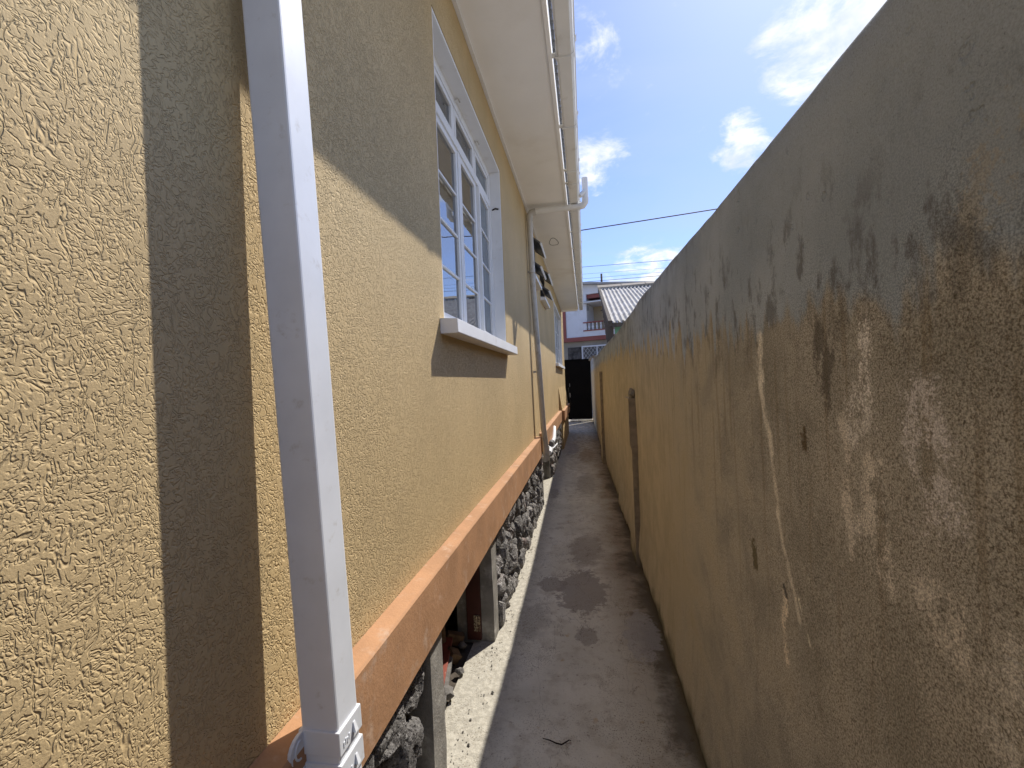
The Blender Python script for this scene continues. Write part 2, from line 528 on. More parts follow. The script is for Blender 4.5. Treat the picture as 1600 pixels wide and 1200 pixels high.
def mat_floor():
    m, nt, b, P = new_mat('alley_concrete')
    x, y, z = nt.xyz(P)
    n1 = nt.noise(P, 2.2, 7, .62, .2)
    n2 = nt.noise(P, 11, 7, .65, .2)
    fine = nt.noise(P, 120, 4, .65)
    c = nt.mix(nt.step(n1, .32, .68), (.61, .59, .505), (.73, .71, .62))
    c = nt.mix(nt.step(n2, .48, .68, 0, .65), c, (.46, .42, .34))
    c = nt.mix(nt.step(nt.noise(P, 28, 5, .7), .60, .68, 0, .6), c, (.22, .175, .125))
    # yellow splashes
    c = nt.mix(nt.step(nt.noise(nt.mapping(P, loc=(9, 3, 1)), 14, 3, .5), .66, .74, 0, .5), c, (.48, .34, .16))
    # brown silt washed along the boundary side
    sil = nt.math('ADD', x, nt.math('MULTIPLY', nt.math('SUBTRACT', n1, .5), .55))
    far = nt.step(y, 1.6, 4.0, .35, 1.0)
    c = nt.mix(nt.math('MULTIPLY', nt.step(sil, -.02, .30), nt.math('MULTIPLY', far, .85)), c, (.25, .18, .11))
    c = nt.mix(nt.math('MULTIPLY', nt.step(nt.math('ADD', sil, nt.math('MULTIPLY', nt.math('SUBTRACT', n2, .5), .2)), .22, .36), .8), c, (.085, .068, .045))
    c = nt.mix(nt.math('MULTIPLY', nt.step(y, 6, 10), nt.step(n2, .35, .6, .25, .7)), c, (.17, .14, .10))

    def patch(px, py, rx, ry, amt, col, cc, rough=.30, loc=(0, 0, 0), edge=.10):
        ux = nt.math('DIVIDE', nt.math('SUBTRACT', x, px), rx)
        uy = nt.math('DIVIDE', nt.math('SUBTRACT', y, py), ry)
        d = nt.math('SQRT', nt.math('ADD', nt.math('MULTIPLY', ux, ux), nt.math('MULTIPLY', uy, uy)))
        wob = nt.math('MULTIPLY', nt.math('SUBTRACT', nt.noise(nt.mapping(P, loc=loc), 13, 8, .66), .5), 1.9)
        k = nt.step(nt.math('ADD', d, wob), 1.0 - edge, 1.0 + edge, amt, 0.0)
        return nt.mix(k, cc, col)
    dk = (.33, .30, .26)
    c = patch(-.08, 3.18, .17, .33, .85, dk, c)
    c = patch(-.30, 3.26, .10, .12, .8, dk, c, loc=(1, 0, 0))
    c = patch(-.42, 2.75, .13, .22, .6, (.33, .31, .27), c, loc=(2, 0, 0), edge=.35)
    c = patch(-.05, 3.95, .14, .36, .65, (.30, .265, .225), c, loc=(3, 0, 0), edge=.3)
    c = patch(-.05, 2.62, .06, .09, .7, dk, c, loc=(4, 0, 0))
    c = patch(.27, 2.66, .10, .24, .7, (.42, .40, .38), c, loc=(5, 0, 0))
    c = patch(-.50, 5.9, .09, .28, .7, (.22, .20, .18), c, loc=(6, 0, 0))
    c = patch(-.05, 6.5, .14, .7, .5, (.30, .27, .23), c, loc=(7, 0, 0), edge=.3)
    c = patch(-.40, 9.9, .22, .8, .7, (.26, .255, .25), c, loc=(8, 0, 0))
    c = patch(-.03, 8.9, .16, .8, .6, (.26, .19, .115), c, loc=(9, 0, 0), edge=.4)
    # mottled mortar strip by the stone foot, painted darker to tone down the sunlight
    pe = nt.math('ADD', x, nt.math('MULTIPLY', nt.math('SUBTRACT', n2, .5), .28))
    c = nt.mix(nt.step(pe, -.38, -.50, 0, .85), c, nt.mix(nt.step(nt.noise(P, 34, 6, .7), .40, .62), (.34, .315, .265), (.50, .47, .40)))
    # fine grit
    c = nt.mix(nt.math('MULTIPLY', nt.step(nt.noise(nt.mapping(P, loc=(2, 2, 2)), 150, 3, .6), .56, .64, 0, .75), nt.step(nt.noise(nt.mapping(P, loc=(8, 2, 2)), 3.5, 4, .6), .42, .6, .15, 1.0)), c, (.14, .11, .08))
    # thin cracks
    cr_ = nt.math('ABSOLUTE', nt.math('SUBTRACT', nt.noise(nt.mapping(P, scale=(1.0, .45, 1), loc=(5, 5, 0)), 2.3, 6, .6, .3), .5))
    c = nt.mix(nt.step(cr_, 0.0, .0035, .5, 0.0), c, (.10, .085, .065))
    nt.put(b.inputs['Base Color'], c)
    b.inputs['Roughness'].default_value = .88
    b.inputs['Specular IOR Level'].default_value = .2
    h = nt.math('ADD', nt.math('MULTIPLY', fine, .5), nt.math('MULTIPLY', nt.noise(P, 22, 6, .6), 1.6))
    nt.put(b.inputs['Normal'], nt.bump(h, .004, .8))
    return m


def mat_stone():
    m, nt, b, P = new_mat('grey_lava_stone')
    oi = nt.new('ShaderNodeObjectInfo')
    rnd = oi.outputs['Random']
    n = nt.noise(P, 14, 8, .68, .4)
    f = nt.noise(P, 85, 6, .7)
    c = nt.mix(nt.step(n, .35, .66), (.12, .112, .11), (.34, .325, .31))
    c = nt.mix(nt.step(f, .52, .66, 0, .75), c, (.56, .54, .515))
    c = nt.mix(nt.step(f, .46, .36, 0, .8), c, (.035, .03, .03))
    k = nt.step(rnd, 0, 1, .7, 1.25)
    c = nt.mix(1.0, c, nt.comb(k, k, k), 'MULTIPLY')
    c = nt.mix(nt.math('MULTIPLY', nt.step(rnd, .6, .9), nt.step(nt.noise(P, 6, 3), .45, .65, 0, .55)), c, (.17, .105, .095))
    nt.put(b.inputs['Base Color'], c)
    b.inputs['Roughness'].default_value = .95
    b.inputs['Specular IOR Level'].default_value = .15
    h = nt.math('ADD', f, nt.math('MULTIPLY', nt.noise(P, 30, 6, .65), 1.5))
    pit = nt.step(nt.voro(P, 70), .12, .34, -1.3, 0)
    nt.put(b.inputs['Normal'], nt.bump(nt.math('ADD', h, pit), .011, 1.0))
    return m


def mat_glass(name, tint=(.75, .8, .82), ior=1.9, dust=None, damt=.0):
    m = bpy.data.materials.new(name)
    m.use_nodes = True
    nt = NT(m.node_tree)
    nt.n.remove(nt.n['Principled BSDF'])
    out = nt.n['Material Output']
    tr = nt.new('ShaderNodeBsdfTransparent')
    tr.inputs[0].default_value = (*tint, 1)
    gl = nt.new('ShaderNodeBsdfGlossy')
    gl.inputs['Color'].default_value = (.95, .97, 1, 1)
    P = nt.new('ShaderNodeNewGeometry').outputs['Position']
    gl.inputs['Roughness'].default_value = .012
    bp = nt.bump(nt.noise(P, 5, 2, .5), .003, .10)
    nt.put(gl.inputs['Normal'], bp)
    fr = nt.new('ShaderNodeFresnel')
    fr.inputs[0].default_value = ior
    mx = nt.new('ShaderNodeMixShader')
    nt.put(mx.inputs[0], fr.outputs[0])
    nt.l.new(tr.outputs[0], mx.inputs[1])
    nt.l.new(gl.outputs[0], mx.inputs[2])
    last = mx.outputs[0]
    if dust:
        df = nt.new('ShaderNodeBsdfDiffuse')
        df.inputs[0].default_value = (*dust, 1)
        m2 = nt.new('ShaderNodeMixShader')
        nt.put(m2.inputs[0], nt.step(nt.noise(P, 9, 5, .6), .2, .8, damt * .75, min(1, damt * 1.25)))
        nt.l.new(last, m2.inputs[1])
        nt.l.new(df.outputs[0], m2.inputs[2])
        last = m2.outputs[0]
    nt.l.new(last, out.inputs[0])
    return m


def mat_corrugated():
    m, nt, b, P = new_mat('weathered_corrugated_sheet')
    n = nt.noise(P, 2.5, 7, .65)
    c = nt.mix(nt.step(n, .35, .65), (.30, .285, .26), (.47, .455, .43))
    c = nt.mix(nt.step(nt.noise(nt.mapping(P, scale=(4, .6, .6)), 3, 6, .6), .55, .7, 0, .6), c, (.17, .155, .135))
    nt.put(b.inputs['Base Color'], c)
    b.inputs['Roughness'].default_value = .7
    return m


m_wall = mat_house_wall()
m_bound = mat_boundary()
m_floor = mat_floor()
m_stone = mat_stone()
m_pvc = simple('white_pvc', (.72, .745, .79), .36, .05, 6, spec=.5, dirt=(.50, .48, .45), dscale=23, dlo=.58, dhi=.80)
m_gutter = simple('white_gutter_pvc', (.74, .74, .72), .4, .04, 3, spec=.45, dirt=(.52, .49, .44), dscale=7, dlo=.56, dhi=.8)
m_grey_pvc = simple('aged_grey_pvc', (.50, .485, .45), .5, .08, 9, dirt=(.34, .31, .26), dscale=12, dlo=.5, dhi=.75)
m_white = simple('white_paint', (.74, .745, .75), .5, .03, 5, spec=.4, dirt=(.55, .52, .47), dscale=9, dlo=.58, dhi=.8, bump=.0006, bscale=40)
m_soffit = simple('painted_soffit', (.85, .84, .815), .6, .025, 2.0, dirt=(.74, .715, .67), dscale=1.6, dlo=.5, dhi=.85)
m_band = simple('terracotta_paint', (.41, .225, .118), .7, .12, 5, bump=.0015, bscale=75, dirt=(.48, .32, .22), dscale=16, dlo=.54, dhi=.72)
m_post = simple('raw_cement', (.25, .235, .21), .9, .2, 10, bump=.003, bscale=110, dirt=(.42, .40, .36), dscale=8, dlo=.48, dhi=.66)
m_mortar = simple('dark_recessed_mortar', (.06, .054, .05), .95, .3, 18, bump=.008, bscale=40)
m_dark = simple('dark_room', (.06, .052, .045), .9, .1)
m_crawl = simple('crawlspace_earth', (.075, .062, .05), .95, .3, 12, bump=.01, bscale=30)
m_red = simple('red_brown_paint', (.065, .018, .012), .55, .15, 8, dirt=(.07, .03, .02), dscale=15)
m_redplank = simple('red_painted_board', (.24, .065, .045), .6, .15, 10, dirt=(.33, .25, .2), dscale=20)
m_hinge = simple('paint_chipped_hinge', (.42, .34, .22), .6, .3, 60, dirt=(.07, .03, .02), dscale=70, dlo=.45, dhi=.55)
m_wood = simple('split_timber', (.15, .095, .055), .8, .25, 22, bump=.003, bscale=60)
m_rubble = simple('pale_rubble', (.17, .16, .15), .9, .2, 25, bump=.004, bscale=60)
m_gate = simple('black_gate_paint', (.004, .004, .005), .7, .2, 4, spec=.08)
m_gatewhite = simple('worn_metal_edge', (.45, .46, .47), .6, .2, 20)
m_curtain = simple('brown_curtain', (.14, .105, .07), .9, .2, 9)
m_lace = simple('pale_curtain', (.40, .42, .42), .9, .08, 12)
m_iron = simple('white_iron_scroll', (.55, .53, .46), .5, .05)
m_glass = mat_glass('window_glass', (.55, .6, .62), 4.6)
m_glassdusty = mat_glass('dusty_window_glass', (.6, .63, .65), 1.25, (.33, .36, .37), .5)
m_louvre = mat_glass('frosted_louvre_glass', (.4, .45, .48), 1.5, (.30, .33, .35), .6)
m_darkframe = simple('dark_aluminium', (.11, .11, .115), .5, .1, 20)
m_wire = simple('black_cable', (.012, .012, .014), .6, .1)
m_wire2 = simple('rusty_red_cable', (.06, .025, .025), .6, .1)
m_h2white = simple('white_house_paint', (.66, .69, .76), .7, .04, 1.2, dirt=(.52, .54, .58), dscale=1.5, dlo=.5, dhi=.8)
m_h2red = simple('dusty_red_trim', (.27, .09, .08), .7, .08, 2)
m_h2grey = simple('grey_cement_render', (.30, .28, .245), .9, .1, 2)
m_h2beige = simple('beige_porch_wall', (.50, .42, .30), .8, .05, 2)
m_h2stone = simple('dark_stone_facing', (.075, .07, .068), .9, .5, 4, bump=.02, bscale=5)
m_green = simple('pale_green_paint', (.17, .36, .24), .7, .08, 3)
m_tin = mat_corrugated()
m_roof = simple('grey_roof_sheet', (.36, .37, .39), .6, .1, 3)
m_oldwood = simple('weathered_dark_timber', (.10, .085, .07), .9, .25, 8, dirt=(.2, .18, .155), dscale=9)
m_ridge = simple('weathered_ridge_board', (.30, .265, .22), .85, .15, 6)
m_twig = simple('dry_twig', (.03, .022, .018), .9, .2, 40)
m_ground = simple('pale_yard_earth', (.36, .32, .26), .95, .2, .8, dirt=(.17, .15, .1), dscale=.4)
m_moss = simple('crumbling_mortar', (.24, .21, .165), .95, .35, 30, bump=.01, bscale=50)
m_pil = simple('shaded_side_render', (.27, .22, .155), .9, .2, 14, bump=.003, bscale=60)  # darkened colour standing for shade on the pilasters' near side
m_tinfleck = simple('zinc_sheet', (.20, .20, .205), .5, .1, 5)

# ------------------------------------------------------------------ setting
g = MB().box(-400, 400, -300, 600, -.6, -.05).build('ground', m_ground)
g['kind'] = 'structure'

rows = []
ys = [(-4 + .25 * i) for i in range(int((17.2 + 4) / .25) + 1)]
xs = [-.70 + .06 * i for i in range(21)]
for yv in ys:
    rows.append([(xv, yv, .006 * (noise.noise(Vector((xv * 2.2, yv * 1.3, 0)))) + .004 * noise.noise(Vector((xv * 9, yv * 6, 3))) - .01 * max(0, xv - .1)) for xv in xs])
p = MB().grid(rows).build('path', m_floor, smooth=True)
p['kind'] = 'structure'

# ------------------------------------------------------------------ the tan house
XW = -.60
Y0, Y1 = -3.2, 13.2
ZS = 3.48                     # soffit height
house = thing('house', 'tan textured house with white window, terracotta plinth band and lava stone foot beside the alley', 'house', (XW, 5, 0))
WIN1 = (1.86, 3.42, 1.785, 3.17)
WA = [(5.20, 5.86, 3.06, 3.235), (5.20, 5.86, 2.785, 2.95)]
WB = [(6.42, 7.2, 2.99, 3.15), (6.42, 7.2, 2.745, 2.905)]
WC = (9.25, 11.9, 1.88, 3.19)
HOLES = [WIN1, WC] + WA + WB
yb = sorted({Y0, Y1} | {h[0] for h in HOLES} | {h[1] for h in HOLES})
zb = sorted({.62, 3.60} | {h[2] for h in HOLES} | {h[3] for h in HOLES})
mb = MB()
wall_cells(mb, XW, yb, zb, HOLES, .2)
mb.quad((XW, Y0, .62), (XW - .2, Y0, .62), (XW - .2, Y0, 3.6), (XW, Y0, 3.6))
mb.quad((XW, Y1, .62), (XW - .2, Y1, .62), (XW - .2, Y1, 3.6), (XW, Y1, 3.6))
mb.quad((XW, Y0, .62), (XW - .2, Y0, .62), (XW - .2, Y1, .62), (XW, Y1, .62))
mb.build('wall', m_wall, house)
# the rest of the shell
sh = MB()
sh.box(-7.2, -7.0, Y0, Y1, 0, 3.6)
sh.box(-7.0, XW - .2, Y0 + .002, Y0 + .2, .62, 3.6)
sh.box(-7.0, XW - .2, Y1 - .2, Y1 - .002, .0, 3.6)
sh.build('rear_wall', m_wall, house)
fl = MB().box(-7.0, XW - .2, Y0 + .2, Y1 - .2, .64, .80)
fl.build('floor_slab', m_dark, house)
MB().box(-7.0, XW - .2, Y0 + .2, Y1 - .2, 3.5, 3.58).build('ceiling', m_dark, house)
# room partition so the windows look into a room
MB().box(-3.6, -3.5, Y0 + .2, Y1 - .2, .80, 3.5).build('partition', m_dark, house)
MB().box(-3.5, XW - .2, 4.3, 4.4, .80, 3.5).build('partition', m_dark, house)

# plinth band, broken where the drainpipe passes
BX, BZ0, BZ1 = -.54, .625, .85


def band(y0, y1, x=BX, xw=XW + .001):
    prof = [(xw, BZ0), (x - .004, BZ0), (x, BZ0 + .006), (x, BZ1 - .006), (x - .005, BZ1), (xw, BZ1 + .006)]
    n = max(2, int((y1 - y0) / .12))
    mbb = MB()
    rows_ = []
    for i in range(n + 1):
        yv = y0 + (y1 - y0) * i / n
        rows_.append([(q[0] + .0016 * noise.noise(Vector((q[1] * 9, yv * 6, 1))), yv, q[1] + (.003 * noise.noise(Vector((yv * 5, q[0] * 30, 4))) if q[1] < .7 else .002 * noise.noise(Vector((yv * 4, 0, 9))))) for q in prof + [prof[0]]])
    mbb.grid(rows_)
    mbb.quad(*rows_[0][:-1])
    mbb.quad(*rows_[-1][:-1])
    return mbb


band(Y0, 5.22).build('plinth_band', m_band, house)
band(5.52, 9.76).build('plinth_band', m_band, house)

# buttress at the far end, its top sloping back into the wall
PX = -.53
bt = MB()
bt.hexa([(XW + .001, 9.77, -.01), (PX, 9.77, -.01), (PX, 12.9, -.01), (XW + .001, 12.9, -.01)],
        [(XW + .001, 9.77, .85), (PX, 9.77, .85), (PX, 12.9, .85), (XW + .001, 12.9, .85)])
bt.quad((XW + .001, 9.77, .85), (PX, 9.77, .85), (XW + .001, 9.77, 1.36))
bt.quad((XW + .001, 12.9, .85), (PX, 12.9, .85), (XW + .001, 12.9, 1.36))
bt.quad((PX, 9.77, .85), (PX, 12.9, .85), (XW + .001, 12.9, 1.36), (XW + .001, 9.77, 1.36))
bt.build('buttress', m_wall, house)
band(9.763, 12.93, PX + .05, XW + .003).build('plinth_band', m_band, house)

# mortar the stones sit in (behind them), with the two crawlspace openings left open
OP1 = (1.60, 2.50)
OP2 = (5.66, 6.84)
mo = MB()
for a, c in ((Y0, 1.47), (2.63, 5.55), (6.90, 13.19)):
    mo.box(-.86, -.672, a, c, -.02, .624)
mo.build('mortar_backing', m_mortar, house)
# cement posts beside the openings
for a, c, xf in ((1.475, 1.598, -.575), (2.502, 2.625, -.578), (5.555, 5.655, -.585), (6.842, 6.90, -.60)):
    rows_ = []
    for i in range(9):
        zz = -.01 + .634 * i / 8
        j = [.004 * noise.noise(Vector((a * 7, zz * 9, k * 5.1))) for k in range(4)]
        rows_.append([(-.80, a, zz), (xf + j[0], a + j[1], zz), (xf + j[2], c + j[3] * .5, zz), (-.80, c, zz), (-.80, a, zz)])
    MB().grid(rows_).build('cement_post', m_post, house)
# crawlspace
MB().box(-3.0, -.66, OP1[0] - .8, OP1[1] + .8, -.04, -.012).build('crawlspace_floor', m_crawl, house)
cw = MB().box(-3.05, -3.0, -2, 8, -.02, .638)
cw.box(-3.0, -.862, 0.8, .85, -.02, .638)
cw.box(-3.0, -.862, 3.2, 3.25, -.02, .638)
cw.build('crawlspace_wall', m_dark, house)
# red-brown door stile with two chipped hinges, in the opening
fr = MB().box(-.735, -.652, 2.478, 2.501, .02, .62).build('door_stile', m_red, house, bevel=.003)
for zc in (.12, .50):
    hb = MB()
    hb.box(-.672, -.655, 2.472, 2.477, zc - .045, zc + .045)
    hb.box(-.692, -.677, 2.472, 2.477, zc - .045, zc + .045)
    hb.tube([(-.6745, 2.468, zc - .045), (-.6745, 2.468, zc + .045)], .004, 8)
    hb.build('hinge', m_hinge, fr)


# --- lava stones: each one its own stone, cut from an irregular tiling
def clip(poly, n, d):
    out = []
    for i in range(len(poly)):
        a, c = poly[i], poly[(i + 1) % len(poly)]
        da, dc = a[0] * n[0] + a[1] * n[1] - d, c[0] * n[0] + c[1] * n[1] - d
        if da <= 0:
            out.append(a)
        if da * dc < 0:
            t = da / (da - dc)
            out.append((a[0] + (c[0] - a[0]) * t, a[1] + (c[1] - a[1]) * t))
    return out


def stones(y0, y1, z0, z1, size, fine=False):
    pts = []
    nz = max(2, round((z1 - z0) / (size * .95)))
    hz = (z1 - z0) / nz
    for r in range(nz):
        yv = y0 + random.uniform(-.4, .2) * size
        while yv < y1 + size:
            st = size * random.uniform(.75, 1.5)
            pts.append((yv + st / 2, z0 + (r + .5 + random.uniform(-.33, .33)) * hz))
            yv += st
    for i, pnt in enumerate(pts):
        if not (y0 < pnt[0] < y1):
            continue
        poly = [(y0, z0), (y1, z0), (y1, z1), (y0, z1)]
        for j, q in enumerate(pts):
            if i == j or abs(q[0] - pnt[0]) > size * 4:
                continue
            n = (q[0] - pnt[0], q[1] - pnt[1])
            L = math.hypot(*n)
            n = (n[0] / L, n[1] / L)
            d = (pnt[0] + q[0]) / 2 * n[0] + (pnt[1] + q[1]) / 2 * n[1] - random.uniform(.002, .009)
            poly = clip(poly, n, d)
            if len(poly) < 3:
                break
        if len(poly) < 3:
            continue
        cy = sum(q[0] for q in poly) / len(poly)
        cz = sum(q[1] for q in poly) / len(poly)
        ext = max(math.hypot(q[0] - cy, q[1] - cz) for q in poly)
        if ext < .035:
            continue
        N = 40 if fine else 18
        per = [0]
        for k in range(len(poly)):
            a, c = poly[k], poly[(k + 1) % len(poly)]
            per.append(per[-1] + math.hypot(c[0] - a[0], c[1] - a[1]))
        ring = []
        k = 0
        for s in range(N):
            t = per[-1] * s / N
            while per[k + 1] < t:
                k += 1
            a, c = poly[k], poly[(k + 1) % len(poly)]
            u = (t - per[k]) / max(1e-6, per[k + 1] - per[k])
            ring.append((a[0] + (c[0] - a[0]) * u - cy, a[1] + (c[1] - a[1]) * u - cz))
        # round the corners a little
        for _ in range(3 if fine else 1):
            ring = [((ring[s - 1][0] + 2 * ring[s][0] + ring[(s + 1) % N][0]) / 4, (ring[s - 1][1] + 2 * ring[s][1] + ring[(s + 1) % N][1]) / 4) for s in range(N)]
        h = random.uniform(.075, .115) * min(1.1, .75 + ext / size * .4)
        tilt = (random.uniform(-.25, .25), random.uniform(-.35, .2))
        prof = [(1.0, 0), (1.0, .3), (.95, .62), (.82, .86), (.62, .97), (.36, 1.02)] if not fine else \
            [(1.0, 0), (1.0, .2), (.99, .4), (.955, .6), (.89, .77), (.79, .89), (.66, .96), (.5, 1.0), (.33, 1.02), (.16, 1.02)]
        mbs = MB()
        seed = random.uniform(0, 100)
        rws = []
        for (sc, dx) in prof:
            rr = []
            for q in ring:
                yy, zz = q[0] * sc, q[1] * sc
                xx = -.70 + .03 + dx * h
                v = Vector((xx * 1.0 + seed, (yy + cy), (zz + cz)))
                am = .028 if dx > .2 else .0
                nse = noise.fractal(v * (16 if fine else 13), 1.0, 2.0, 4 if fine else 3)
                n2 = noise.noise(v * 9 + Vector((9, 3, 1)))
                xx += am * nse + (tilt[0] * yy + tilt[1] * zz) * (1 if dx > .3 else 0)
                kk = 1 + .09 * n2 * (1 if dx > .1 else 0) + (.05 * noise.noise(v * 40) if fine else 0)
                xx = min(xx, -.556)
                rr.append((xx, cy + yy * kk, cz + zz * kk))
            rr.append(rr[0])
            rws.append(rr)
        mbs.grid(rws)
        last = rws[-1][:-1]
        mbs.quad(*last)
        o = mbs.build('stone', m_stone, house, fix=False)
        bm = bmesh.new()
        bm.from_mesh(o.data)
        bmesh.ops.remove_doubles(bm, verts=bm.verts, dist=1e-5)
        bmesh.ops.recalc_face_normals(bm, faces=bm.faces)
        bm.to_mesh(o.data)
        bm.free()
        if fine:
            autosmooth(o, 28)


stones(.25, 1.465, -.02, .622, .19, True)
stones(2.64, 5.545, -.02, .622, .155)
stones(6.91, 9.755, -.02, .622, .17)

# soffit, fascia and roof
EX = -.15
sf = MB()
sf.box(-.62, EX, Y0, 12.4, ZS, ZS + .012)
sf.build('soffit', m_soffit, house)
MB().box(XW + .001, XW + .022, Y0, 12.4, ZS - .014, ZS - .001).build('soffit_bead', m_white, house)
MB().box(EX + .001, EX + .024, Y0, 12.42, ZS - .012, ZS + .19).build('fascia', m_soffit, house)
MB().box(-.62, EX - .001, 12.402, 12.425, ZS - .05, ZS + .16).build('fascia', m_soffit, house)
# corrugated roof running up from the eave; the sheets end over the gutter
rows_ = []
for i in range(2):
    rr = []
    xx, zz = ((-.075, ZS + .145), (-4.0, ZS + 1.95))[i]
    n = int((12.5 - Y0) / .0095)
    for k in range(n + 1):
        yv = Y0 + (12.5 - Y0) * k / n
        rr.append((xx, yv, zz + .0085 * math.cos(2 * math.pi * yv / .076)))
    rows_.append(rr)
rows_[0] = [(-.107 + .013 * max(0, math.cos(2 * math.pi * q[1] / .076 + 1.3 * math.sin(q[1] * 3))) ** 2, q[1], q[2] + .014) for q in rows_[0]]
rf = MB().grid(rows_)
rf.quad((-4.0, Y0, ZS + 1.95), (-4.0, 12.5, ZS + 1.95), (-7.6, 12.5, ZS + .1), (-7.6, Y0, ZS + .1))
rf.build('roof', m_tinfleck, house)
MB().quad((EX, 12.38, ZS), (-7.0, 12.38, ZS), (-4.0, 12.38, ZS + 1.9)).quad((EX, Y0 + .1, ZS), (-7.0, Y0 + .1, ZS), (-4.0, Y0 + .1, ZS + 1.9)).build('gable', m_soffit, house)
# pencilled ring on the soffit
pts = []
for k in range(33):
    a = 2 * math.pi * k / 32 + .5
    r0 = .062 + .007 * math.sin(3 * a)
    pts.append((-.37 + r0 * math.cos(a), 6.30 + (r0 * 2.6) * math.sin(a), ZS - .0015))
MB().tube(pts, .0035, 5).build('ring_mark', m_wire, house)


# --- main window
def bars(mb, lst):
    for q in lst:
        mb.box(*q)
    return mb


FX = -.69
w1 = MB()
y0, y1, z0, z1 = WIN1
w1.box(-.795, -.603, y0 + .0005, y0 + .018, z0, z1 - .018)
w1.box(-.795, -.603, y1 - .018, y1 - .0005, z0, z1 - .018)
w1.box(-.795, -.603, y0 + .0005, y1 - .0005, z1 - .018, z1 - .0005)
win = w1.build('window', m_white, house, bevel=.002)
win['label'] = 'large white window with glazing bars above the white sill'
fr = MB()
ZT0, ZT1 = 2.868, 2.915
bars(fr, [(-.735, -.682, y0 + .018, y0 + .06, z0, z1 - .018), (-.735, -.682, y1 - .06, y1 - .018, z0, z1 - .018),
          (-.734, -.683, y0 + .06, y1 - .06, z1 - .065, z1 - .018), (-.734, -.683, y0 + .06, y1 - .06, z0, z0 + .055),
          (-.734, -.678, y0 + .06, y1 - .06, ZT0, ZT1)])
fr.build('frame', m_white, win, bevel=.003)
sl = MB().extrude([(XW + .001, 1.722), (-.524, 1.722), (-.52, 1.726), (-.522, 1.783), (-.60, 1.788), (-.682, 1.789), (-.682, 1.784), (XW + .001, 1.784)], 'y', 1.80, 3.45)
sl.build('sill', m_white, win, bevel=.002)


def sash(ya, yb_, za, zb_, rows_n, xo=-.688, t=.032, stile=.032, tilt=0.0, pane_mat=None, parent=None, hinge='r', thin=.013):
    hy = yb_ if hinge == 'r' else ya
    Rm = Matrix.Translation((xo, hy, 0)) @ Matrix.Rotation(tilt, 4, 'Z') @ Matrix.Translation((-xo, -hy, 0))

    def rot(mbx):
        mbx.v = [tuple(Rm @ Vector(q)) for q in mbx.v]
        return mbx
    s = MB()
    bars(s, [(xo - t, xo, ya, ya + stile, za, zb_), (xo - t, xo, yb_ - stile, yb_, za, zb_),
             (xo - t, xo, ya + stile, yb_ - stile, za, za + stile), (xo - t, xo, ya + stile, yb_ - stile, zb_ - stile, zb_)])
    so_ = rot(s).build('sash', m_white, parent, bevel=.003)
    zz0, zz1 = za + stile, zb_ - stile
    for r in range(1, rows_n):
        zc = zz0 + (zz1 - zz0) * r / rows_n
        gb = MB().box(xo - t + .004, xo - .004, ya + stile, yb_ - stile, zc - thin / 2, zc + thin / 2)
        rot(gb).build('glazing_bar', m_white, so_ if False else parent, bevel=.002)
    for r in range(rows_n):
        za_, zb2 = zz0 + (zz1 - zz0) * r / rows_n + thin / 2, zz0 + (zz1 - zz0) * (r + 1) / rows_n - thin / 2
        if r == 0:
            za_ = zz0
        if r == rows_n - 1:
            zb2 = zz1
        pn = MB().box(xo - .018, xo - .014, ya + stile, yb_ - stile, za_, zb2)
        rot(pn).build('pane', pane_mat or m_glass, parent)
    return so_


ZL0, ZL1 = z0 + .055, ZT0
sash(y0 + .063, 2.50, ZL0, ZL1, 4, parent=win)
MB().box(-.735, -.684, 2.503, 2.548, ZL0, ZL1).build('mullion', m_white, win, bevel=.002)
sash(2.551, 2.94, ZL0, ZL1, 4, parent=win)
MB().box(-.735, -.692, 2.943, 2.968, ZL0, ZL1).build('mullion', m_white, win, bevel=.002)
sash(2.97, y1 - .063, ZL0, ZL1, 4, parent=win, pane_mat=m_glassdusty, tilt=R(2.5))
for a, c in ((y0 + .063, 2.44), (2.475, 2.91), (2.945, y1 - .063)):
    sash(a, c, ZT1, z1 - .066, 1, parent=win, pane_mat=m_glassdusty if a > 2.9 else m_glass, stile=.028)
MB().box(-.735, -.69, 2.443, 2.472, ZT1, z1 - .066).build('mullion', m_white, win)
MB().box(-.735, -.69, 2.913, 2.942, ZT1, z1 - .066).build('mullion', m_white, win)
# little stay hooks on the head
for yv in (2.46, 2.925):
    MB().tube([(-.676, yv, z1 - .03), (-.660, yv + .012, z1 - .022), (-.652, yv + .02, z1 - .04)], .004, 6).build('stay_hook', m_grey_pvc, win)
MB().tube([(-.67, 3.402, 2.86), (-.645, 3.395, 2.868), (-.62, 3.40, 2.862)], .006, 6).build('stay_hook', m_twig, win)
# curtain and the scrolled grille behind the glass
rows_ = []
for zz in (z0 - .05, z1):
    rows_.append([(-1.02 + .035 * math.sin(yv * 46) + .02 * math.sin(yv * 19 + zz), yv, zz) for yv in [1.80 + .02 * k for k in range(60)]])
MB().grid(rows_).build('curtain', m_curtain, win, smooth=True)
rows_ = []
for zz in (z0 - .05, z1):
    rows_.append([(-.90 + .02 * math.sin(yv * 60), yv, zz) for yv in [2.99 + .015 * k for k in range(33)]])
MB().grid(rows_).build('net_curtain', m_lace, win, smooth=True)
gr = MB()
for yc in (2.0, 2.28, 2.62, 2.86):
    gr.tube([(-.80, yc, z0), (-.80, yc, z1)], .006, 6)
    for zc in (2.15, 2.62):
        for sgn in (-1, 1):
            sp = []
            for k in range(26):
                a = k / 25 * 2.6 * math.pi
                r0 = .085 * (1 - k / 30)
                sp.append((-.80, yc + sgn * (.09 - r0 * math.cos(a)), zc + r0 * math.sin(a) * 1.25))
            gr.tube(sp, .005, 5)
gr.build('grille', m_iron, win, smooth=True)


